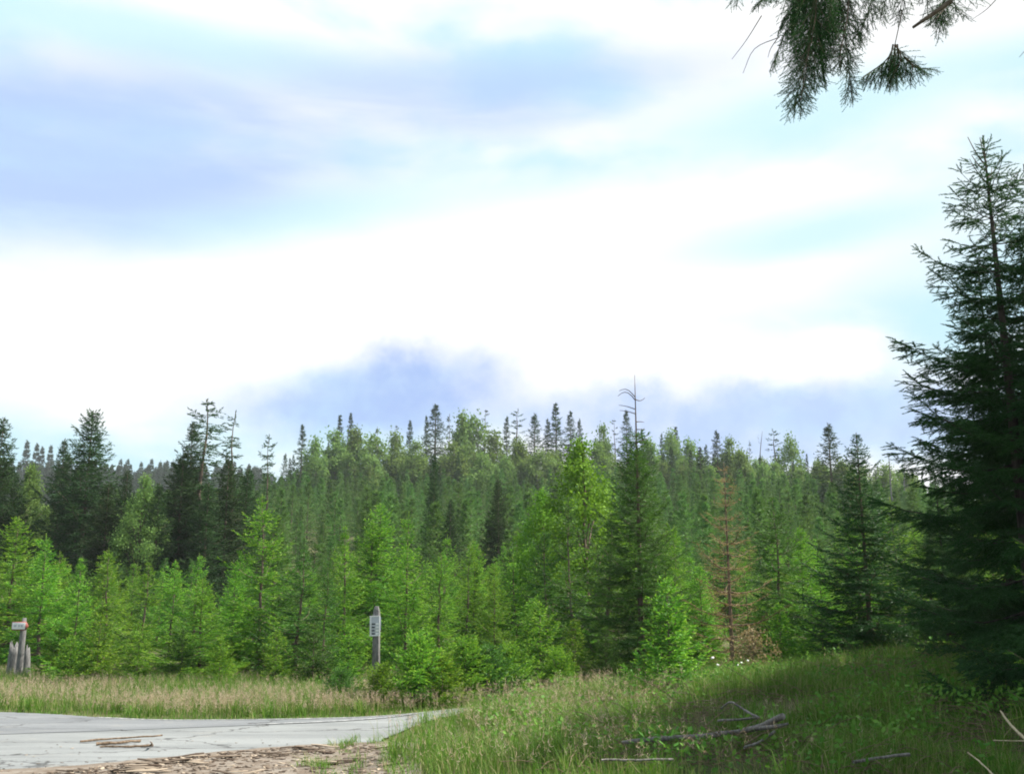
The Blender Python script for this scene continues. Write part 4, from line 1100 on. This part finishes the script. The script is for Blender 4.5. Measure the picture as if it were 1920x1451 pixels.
stick('fallen_branch', [gpt_up(1128, 1424, 0.13), gpt_up(1180, 1424, 0.13), gpt_up(1262, 1423, 0.13)], 0.009, 0.011, 'thin straight grey branch in the grass below the long one', 'branch', GR, 'dim_wood')
stick('fallen_branch', [gpt_up(1600, 1428, 0.13), gpt_up(1660, 1418, 0.13), gpt_up(1705, 1414, 0.13)], 0.012, 0.015, 'grey curved branch near the bottom edge in the shaded grass', 'branch', GR, 'dim_wood')
GT = 'pale bare twigs at the picture edge'
stick('bare_twig', [gpt(1876, 1332, 0.5), gpt(1895, 1358, 0.5), gpt(1930, 1392, 0.45)], 0.009, 0.013, 'pale bare twig slanting down below the bright green branch tip', 'twig', GT, 'straw_twig')
stick('bare_twig', [gpt(1862, 1387, 0.3), gpt(1890, 1388, 0.3), gpt(1935, 1389, 0.3)], 0.005, 0.006, 'thin level straw-coloured twig under the slanting one', 'twig', GT, 'straw_twig')
stick('bare_twig', [gpt(1815, 1410, 0.28), gpt(1840, 1430, 0.25), gpt(1872, 1462, 0.2)], 0.006, 0.008, 'straw-coloured twig slanting out of the bottom edge', 'twig', GT, 'straw_twig')
# strips of bark on the soil
r = np.random.default_rng(63)
m, g, out = new_mat('bark_chips')
oi = g.n('ShaderNodeAttribute', attribute_name='var').outputs['Fac']
c = g.mix(oi, c4((0.055, 0.036, 0.025)), c4((0.36, 0.29, 0.22)))
g.put(out.inputs['Surface'], principled(g, c, 0.85, 0.2))
M['chip'] = m
def chip_shape(r, n=5):
    """curved strip of bark, unit length along x"""
    s = np.linspace(-0.5, 0.5, n)
    w_ = 0.13 * (1 - (2 * s) ** 4 * 0.7) * r.uniform(0.7, 1.2, n)
    top, bot = [], []
    for k in (-1, 0, 1):
        top.append(np.stack([s + r.normal(0, 0.01, n), k * w_, 0.05 - 0.04 * abs(k) + 0.03 * np.sin(s * 5)], -1))
        bot.append(top[-1] - np.array([0, 0, 0.03]))
    V = np.concatenate(top + bot)
    f = []
    for lay, flip in ((0, 0), (3, 1)):
        for k in range(2):
            for i in range(n - 1):
                a, b = (lay + k) * n + i, (lay + k + 1) * n + i
                q = [a, a + 1, b + 1, b]; f.append(q[::-1] if flip else q)
    for i in range(n - 1):
        f.append([i, 3 * n + i, 3 * n + i + 1, i + 1]); f.append([2 * n + i, 2 * n + i + 1, 5 * n + i + 1, 5 * n + i])
    return V, np.array(f)
shapes = [chip_shape(r) for _ in range(8)]
def chip_place():
    while True:
        u, v = r.uniform(30, 760), r.uniform(1396, 1451)
        edge = np.interp(u, [0, 100, 250, 330, 430, 560, 690, 760], [1452, 1446, 1428, 1418, 1408, 1398, 1392, 1395])
        if v > edge and r.random() < 0.35 + 0.65 * (v - edge < 18): return gpt(u, v, 0.045)
chip_mesh = [mesh('bark_strip', V, f, M['chip'], {'var': np.full(len(V), q)}) for (V, f), q in zip(shapes, [0.0, 0.1, 0.75, 0.2, 0.5, 0.05, 0.3, 0.9])]
for i in range(60):
    p = chip_place()
    o = link('bark_strip', chip_mesh[i % 8], None, p + np.array([0, 0, 0.01 + 0.02 * r.random()]))
    L = r.uniform(0.14, 0.42)
    o.scale = (L, L * r.uniform(0.5, 0.9) , max(L * 0.6, 0.12)); o.rotation_euler = (r.normal(0, 0.12), r.normal(0, 0.06), r.normal(0, 0.45) + (3.14 if r.random() < 0.5 else 0))
    tag(o, 'strip of bark lying on the littered soil beside the road', 'bark', 'bark strips on the littered soil')
Vs, Fs, va, k = [], [], [], 0
for i in range(1700):
    V, f = shapes[int(r.integers(8))]
    p = chip_place() if i < 1100 else gpt(r.uniform(0, 720), r.uniform(1385, 1451), 0.04)
    if i >= 1100 and r.random() < 0.75: continue
    L = r.uniform(0.02, 0.09) * (1 if i < 1100 else 0.5); a = r.uniform(0, 6.28)
    rot = np.array([[math.cos(a), -math.sin(a), 0], [math.sin(a), math.cos(a), 0], [0, 0, 1]])
    Vs.append((V * np.array([1, 1.8, 1.6])) @ rot.T * L + p); Fs.append(f + k); k += len(V); va.append(np.full(len(V), r.choice([0.0, 0.05, 0.15, 0.25, 0.4, 1.0])))
o = link('bark_litter', mesh('bark_litter', np.concatenate(Vs), np.concatenate(Fs), M['chip'], {'var': np.concatenate(va)}), kind='stuff')
o['label'] = 'small bark chips and stones strewn along the near road edge'; o['category'] = 'litter'

# dry twigs and brown stalks strewn through the shaded grass
r = np.random.default_rng(71)
TL = Tubes()
for _ in range(3200):
    y = r.uniform(9.5, 21); x = r.uniform(0.2, 0.52 * y + 0.5)
    if patchy(x, y, 1.7, 0.6) > 0.55 and r.random() < 0.75: continue
    a = r.uniform(0, 6.28); L = r.uniform(0.15, 0.7); z = float(height(x, y)) + r.uniform(0.02, 0.2)
    q = np.linspace(0, 1, 4); t_ = r.normal(0, 0.25)
    TL.add(np.stack([x + math.cos(a) * L * q, y + math.sin(a) * L * q, z + L * t_ * q + 0.05 * np.sin(q * 3)], -1), r.uniform(0.0025, 0.007) * (1 - 0.5 * q), 3, cap=False)
o = link('twig_litter', TL.mesh('twig_litter', M['stick']), kind='stuff')
o['label'] = 'dry brown twigs strewn through the shaded grass'; o['category'] = 'litter'

def box(cx, cy, cz, sx, sy, sz, bev=0.0, top=1.0):
    """box corners with an optional narrower top"""
    V = []
    for z, k in ((-1, 1.0), (1, top)):
        for x, y in ((-1, -1), (1, -1), (1, 1), (-1, 1)): V.append((cx + x * sx / 2 * k, cy + y * sy / 2 * k, cz + z * sz / 2))
    return np.array(V), np.array([(3, 2, 1, 0), (4, 5, 6, 7), (0, 1, 5, 4), (1, 2, 6, 5), (2, 3, 7, 6), (3, 0, 4, 7)])
def flat_mat(name, c, rough=0.6, dirt=0.25):
    m, g, out = new_mat(name)
    oc = g.n('ShaderNodeTexCoord').outputs['Object']
    n = g.noise(oc, 18, 5, 0.65)
    g.put(out.inputs['Surface'], principled(g, g.mix(g.math('MULTIPLY', g.ramp(n, 0.45, 0.75), dirt), c4(c), c4((0.25, 0.23, 0.2))), rough, 0.35))
    M[name] = m
flat_mat('sign_white', (0.72, 0.72, 0.72)); flat_mat('sign_grey', (0.42, 0.44, 0.48)); flat_mat('sign_red', (0.26, 0.07, 0.055)); flat_mat('sign_ink', (0.03, 0.04, 0.05)); flat_mat('sign_blue', (0.015, 0.035, 0.05))
def bevelled(o, wd=0.004):
    b = o.modifiers.new('bevel', 'BEVEL'); b.width = wd; b.segments = 2
    return o
def bx(name, parent, args, mat, bev=0.003, top=1.0):
    V, f = box(*args, top=top)
    return bevelled(link(name, mesh(name, V, f, M[mat]), parent), bev)
# post with the white notice
p = at(706, 1240, 25.6); gz = float(height(p[0], 25.6))
zt = at(703, 1136, 25.6)[2] - gz
e = bpy.data.objects.new('notice_post', None); col.objects.link(e); e.location = (p[0], 25.6, gz); e.rotation_euler = (0, R(-1.0), R(-6))
tag(e, 'weathered grey square post with a white notice plate, among the small spruces', 'signpost')
bx('post', e, (0, 0, (zt - 0.14) / 2 - 0.1, 0.165, 0.165, zt - 0.14 + 0.2), 'grey_wood', 0.012, 0.9)
bx('post_cap', e, (0, 0, zt - 0.07, 0.146, 0.146, 0.138), 'grey_wood', 0.008, 0.55)
pz = at(706, 1173, 25.6)[2] - gz
pl = bx('notice_plate', e, (-0.015, -0.098, pz, 0.25, 0.02, 0.47), 'sign_grey')
for nm, a in (('rim', (-0.015, -0.113, pz + 0.222, 0.25, 0.012, 0.026)), ('rim', (-0.015, -0.113, pz - 0.222, 0.25, 0.012, 0.026)), ('rim', (-0.110, -0.113, pz, 0.026, 0.012, 0.415)), ('rim', (0.097, -0.113, pz, 0.026, 0.012, 0.415))):
    bx(nm, pl, a, 'sign_white', 0.002)
for k, wdt in enumerate((0.085, 0.075, 0.07, 0.08)):
    bx('text_line', pl, (-0.06 + wdt / 2 - 0.03, -0.110, pz + 0.045 - k * 0.075, wdt, 0.006, 0.034), 'sign_ink', 0.001)
    bx('white_bar', pl, (0.045, -0.110, pz + 0.045 - k * 0.075, 0.07, 0.005, 0.045), 'sign_white', 0.001)
bx('side_plate', e, (0.098, -0.03, pz + 0.05, 0.022, 0.13, 0.30), 'sign_blue')
# leaning post with the small arrow board
p = at(33, 1285, 27.2); gz = float(height(p[0], 27.2)); tp_ = at(46, 1158, 27.2); zt = tp_[2] - gz
e = bpy.data.objects.new('arrow_signpost', None); col.objects.link(e); e.location = (p[0], 27.2, gz)
tag(e, 'leaning weathered post with a small white arrow board edged in red', 'signpost')
lx = tp_[0] - p[0]
s = np.linspace(-0.15, 1, 7)
T = Tubes(); T.add(np.stack([lx * s, 0 * s, zt * s], -1), np.array([0.095, 0.092, 0.088, 0.084, 0.08, 0.078, 0.05]), 8)
link('post', T.mesh('leaning_post', M['grey_wood']), e)
bz = at(42, 1173, 27.2)[2] - gz; bxx = at(42, 1173, 27.2)[0] - p[0]
def arrow(wd, hh, th, y):
    o2 = np.array([(-wd / 2, -hh / 2), (wd * 0.34, -hh / 2), (wd / 2, 0), (wd * 0.34, hh / 2), (-wd / 2, hh / 2)])
    V = np.concatenate([np.c_[o2[:, 0], np.full(5, y), o2[:, 1]], np.c_[o2[:, 0], np.full(5, y + th), o2[:, 1]]]) + np.array([bxx, 0, bz])
    return V
arf = [np.array([[0, 1, 3, 4], [9, 8, 6, 5]]), np.array([[1, 2, 3], [8, 7, 6]]), np.array([[i, i + 5, (i + 1) % 5 + 5, (i + 1) % 5] for i in range(5)])]
bd = link('arrow_board', mesh('arrow_board', arrow(0.42, 0.21, 0.025, -0.135), arf, M['sign_red']), e)
bx('board_face', bd, (bxx - 0.03, -0.141, bz, 0.33, 0.006, 0.165), 'sign_white', 0.002)
for dx, wdt in ((-0.10, 0.07), (0.0, 0.045), (0.07, 0.05)):
    bx('lettering', bd, (bxx + dx - 0.02, -0.147, bz + 0.005, wdt, 0.004, 0.06), 'sign_grey', 0.001)
# the two broken stumps beside it
def stump(u, v, vb, d, wd, label, seed, tilt):
    r = np.random.default_rng(seed)
    p = at(u, vb, d); gz = float(height(p[0], d)); h = at(u, v, d)[2] - gz
    n = 14; th = np.arange(n) * 2 * math.pi / n
    V, F_ = [], []
    prof = [(-0.15, 1.15), (0.15, 1.05), (0.45, 0.92), (0.75, 0.9), (1.0, 0.82)]
    lump = 1 + r.normal(0, 0.09, n)
    for i, (z, k) in enumerate(prof):
        rr = wd * 0.5 * k * lump * (1 + r.normal(0, 0.03, n))
        zz = z * h + (r.normal(0, 0.07, n) * h * (i == 4))
        V.append(np.stack([rr * np.cos(th) + tilt * z, rr * np.sin(th) * 0.8, zz], -1))
    V = np.concatenate(V + [np.array([[tilt, 0, 0.9 * h]])])
    for i in range(4):
        for j in range(n): F_.append((i * n + j, i * n + (j + 1) % n, (i + 1) * n + (j + 1) % n, (i + 1) * n + j))
    tr = np.array([(4 * n + j, 4 * n + (j + 1) % n, 5 * n) for j in range(n)])
    o = link('broken_stump', mesh('broken_stump', V, [np.array(F_), tr], M['grey_wood'], smooth=False), None, (p[0], d, gz))
    tag(o, label, 'stump', 'broken stumps by the arrow signpost')
stump(19, 1209, 1288, 27.6, 0.25, 'taller grey broken stump at the picture edge beside the arrow signpost', 5, 0.0)
stump(48, 1217, 1282, 27.7, 0.21, 'narrow broken stump with a pale edge behind the arrow signpost, away from the picture edge', 6, -0.08)

# ------------------------------------------------------------------ verge plants and flowers
def weed_proto(seed, h, n):
    return broadleaf('verge_weed', seed, h, h * 0.42, 'weed', bark='straw_twig', lobes=8, leaves=n, leaf=h * 0.13, base=0.12, trunk_r=0.006, spread=0.5)
WD = [weed_proto(501, 0.6, 260), weed_proto(502, 0.8, 300)]
for i, (u, v, d) in enumerate([(560, 1262, 25.5), (590, 1270, 24.5), (330, 1262, 27), (240, 1268, 27), (430, 1262, 26.5), (1150, 1268, 20.5), (1130, 1280, 19.8), (1000, 1275, 22.6), (820, 1290, 21.5), (660, 1290, 21.5), (1060, 1265, 22.6)]):
    p = at(u, v, d)
    plant(WD[i % 2], 'leafy_weed', p[0], d, max(0.35, p[2] - float(height(p[0], d))), 'leafy green weed standing in the grass along the thicket', 'leafy weeds along the thicket', cat='plant', parts=('crown',), sink=0.02)
# low leafy undergrowth through the shaded grass, too tangled to count
r = np.random.default_rng(91)
Vs, Fs, va = [], [], []
nu = 0
for _ in range(750):
    y = r.uniform(9.5, 22); x = r.uniform(-0.3, 0.52 * y + 0.4)
    if patchy(x, y, 1.1, 3.0) < 0.5: continue
    n = int(r.integers(20, 44)); z = float(height(x, y)); hh = r.uniform(0.15, 0.5)
    pos = np.stack([x + r.normal(0, 0.14, n), y + r.normal(0, 0.14, n), z + hh * r.random(n) ** 0.7], -1)
    ax = unit(r.normal(size=(n, 3)) + np.array([0, 0, -0.1])); nr = unit(r.normal(size=(n, 3)) + np.array([0, 0, 1.2])); sd = unit(np.cross(ax, nr))
    sz = r.uniform(0.03, 0.085, (n, 1))
    Vs.append(np.stack([pos, pos + ax * sz * 0.5 + sd * sz * 0.3, pos + ax * sz, pos + ax * sz * 0.5 - sd * sz * 0.3], 1).reshape(-1, 3))
    va.append(np.repeat(np.clip(r.random() + r.normal(0, 0.15, n), 0, 1), 4)); nu += n
o = link('undergrowth', mesh('undergrowth', np.concatenate(Vs), np.arange(nu * 4).reshape(-1, 4), M['weed'], {'var': np.concatenate(va), 'fresh': np.zeros(nu * 4)}), kind='stuff')
o['label'] = 'low leafy undergrowth tangled through the shaded grass'; o['category'] = 'undergrowth'
# tuft of small white flowers below the withered bush
flat_mat('petal', (0.80, 0.80, 0.76), 0.7, 0.05)
p0 = gpt(1380, 1252, 0.3)
e = bpy.data.objects.new('white_wildflowers', None); col.objects.link(e); e.location = (p0[0], p0[1], float(height(p0[0], p0[1])))
tag(e, 'loose clump of small white wildflowers in the grass below the withered bush', 'flowers')
St = Tubes(); r = np.random.default_rng(8)
disc = []
for u, v in [(1336, 1233), (1346, 1246), (1362, 1248), (1383, 1246), (1390, 1242), (1372, 1258), (1358, 1264), (1352, 1270), (1368, 1265), (1395, 1258), (1402, 1238), (1378, 1272)]:
    q = at(u, v, p0[1] + r.normal(0, 0.15)) - np.array(e.location)
    St.add(np.array([[q[0] * 0.9, q[1], 0], [q[0] * 0.97, q[1], q[2] * 0.5], q]), 0.003, 3, cap=False)
    k = 8; th = np.arange(k * 2) * math.pi / k
    rad = np.where(np.arange(k * 2) % 2 == 0, 0.034, 0.020) * r.uniform(0.8, 1.2)
    nrm = unit(np.array([r.normal(0, 0.3), -0.8, 0.8])); a = unit(np.cross(nrm, [1, 0, 0])); b = np.cross(nrm, a)
    ring = q + rad[:, None] * (np.cos(th)[:, None] * a + np.sin(th)[:, None] * b)
    V = np.concatenate([ring, [q + nrm * 0.012], [q - nrm * 0.008]])
    tri = np.array([(i, (i + 1) % (2 * k), 2 * k) for i in range(2 * k)] + [((i + 1) % (2 * k), i, 2 * k + 1) for i in range(2 * k)])
    link('flower_head', mesh('flower_head', V, tri, M['petal']), e)
link('stems', St.mesh('flower_stems', M['weed']), e)

# ------------------------------------------------------------------ the air
HAZE = 0.00022
if HAZE:
    m = bpy.data.materials.new('haze'); m.use_nodes = True
    m.node_tree.nodes.clear(); g = G(m.node_tree)
    out = g.n('ShaderNodeOutputMaterial'); pv = g.n('ShaderNodeVolumePrincipled')
    pv.inputs['Color'].default_value = (0.86, 0.91, 0.97, 1); pv.inputs['Density'].default_value = HAZE
    g.put(out.inputs['Volume'], pv.outputs[0])
    V, f = box(0, 850, 49, 3200, 2320, 102)
    o = link('haze', mesh('haze', V, f, m), kind='stuff')
    o['label'] = 'thin pale haze in the air over the valley'; o['category'] = 'haze'
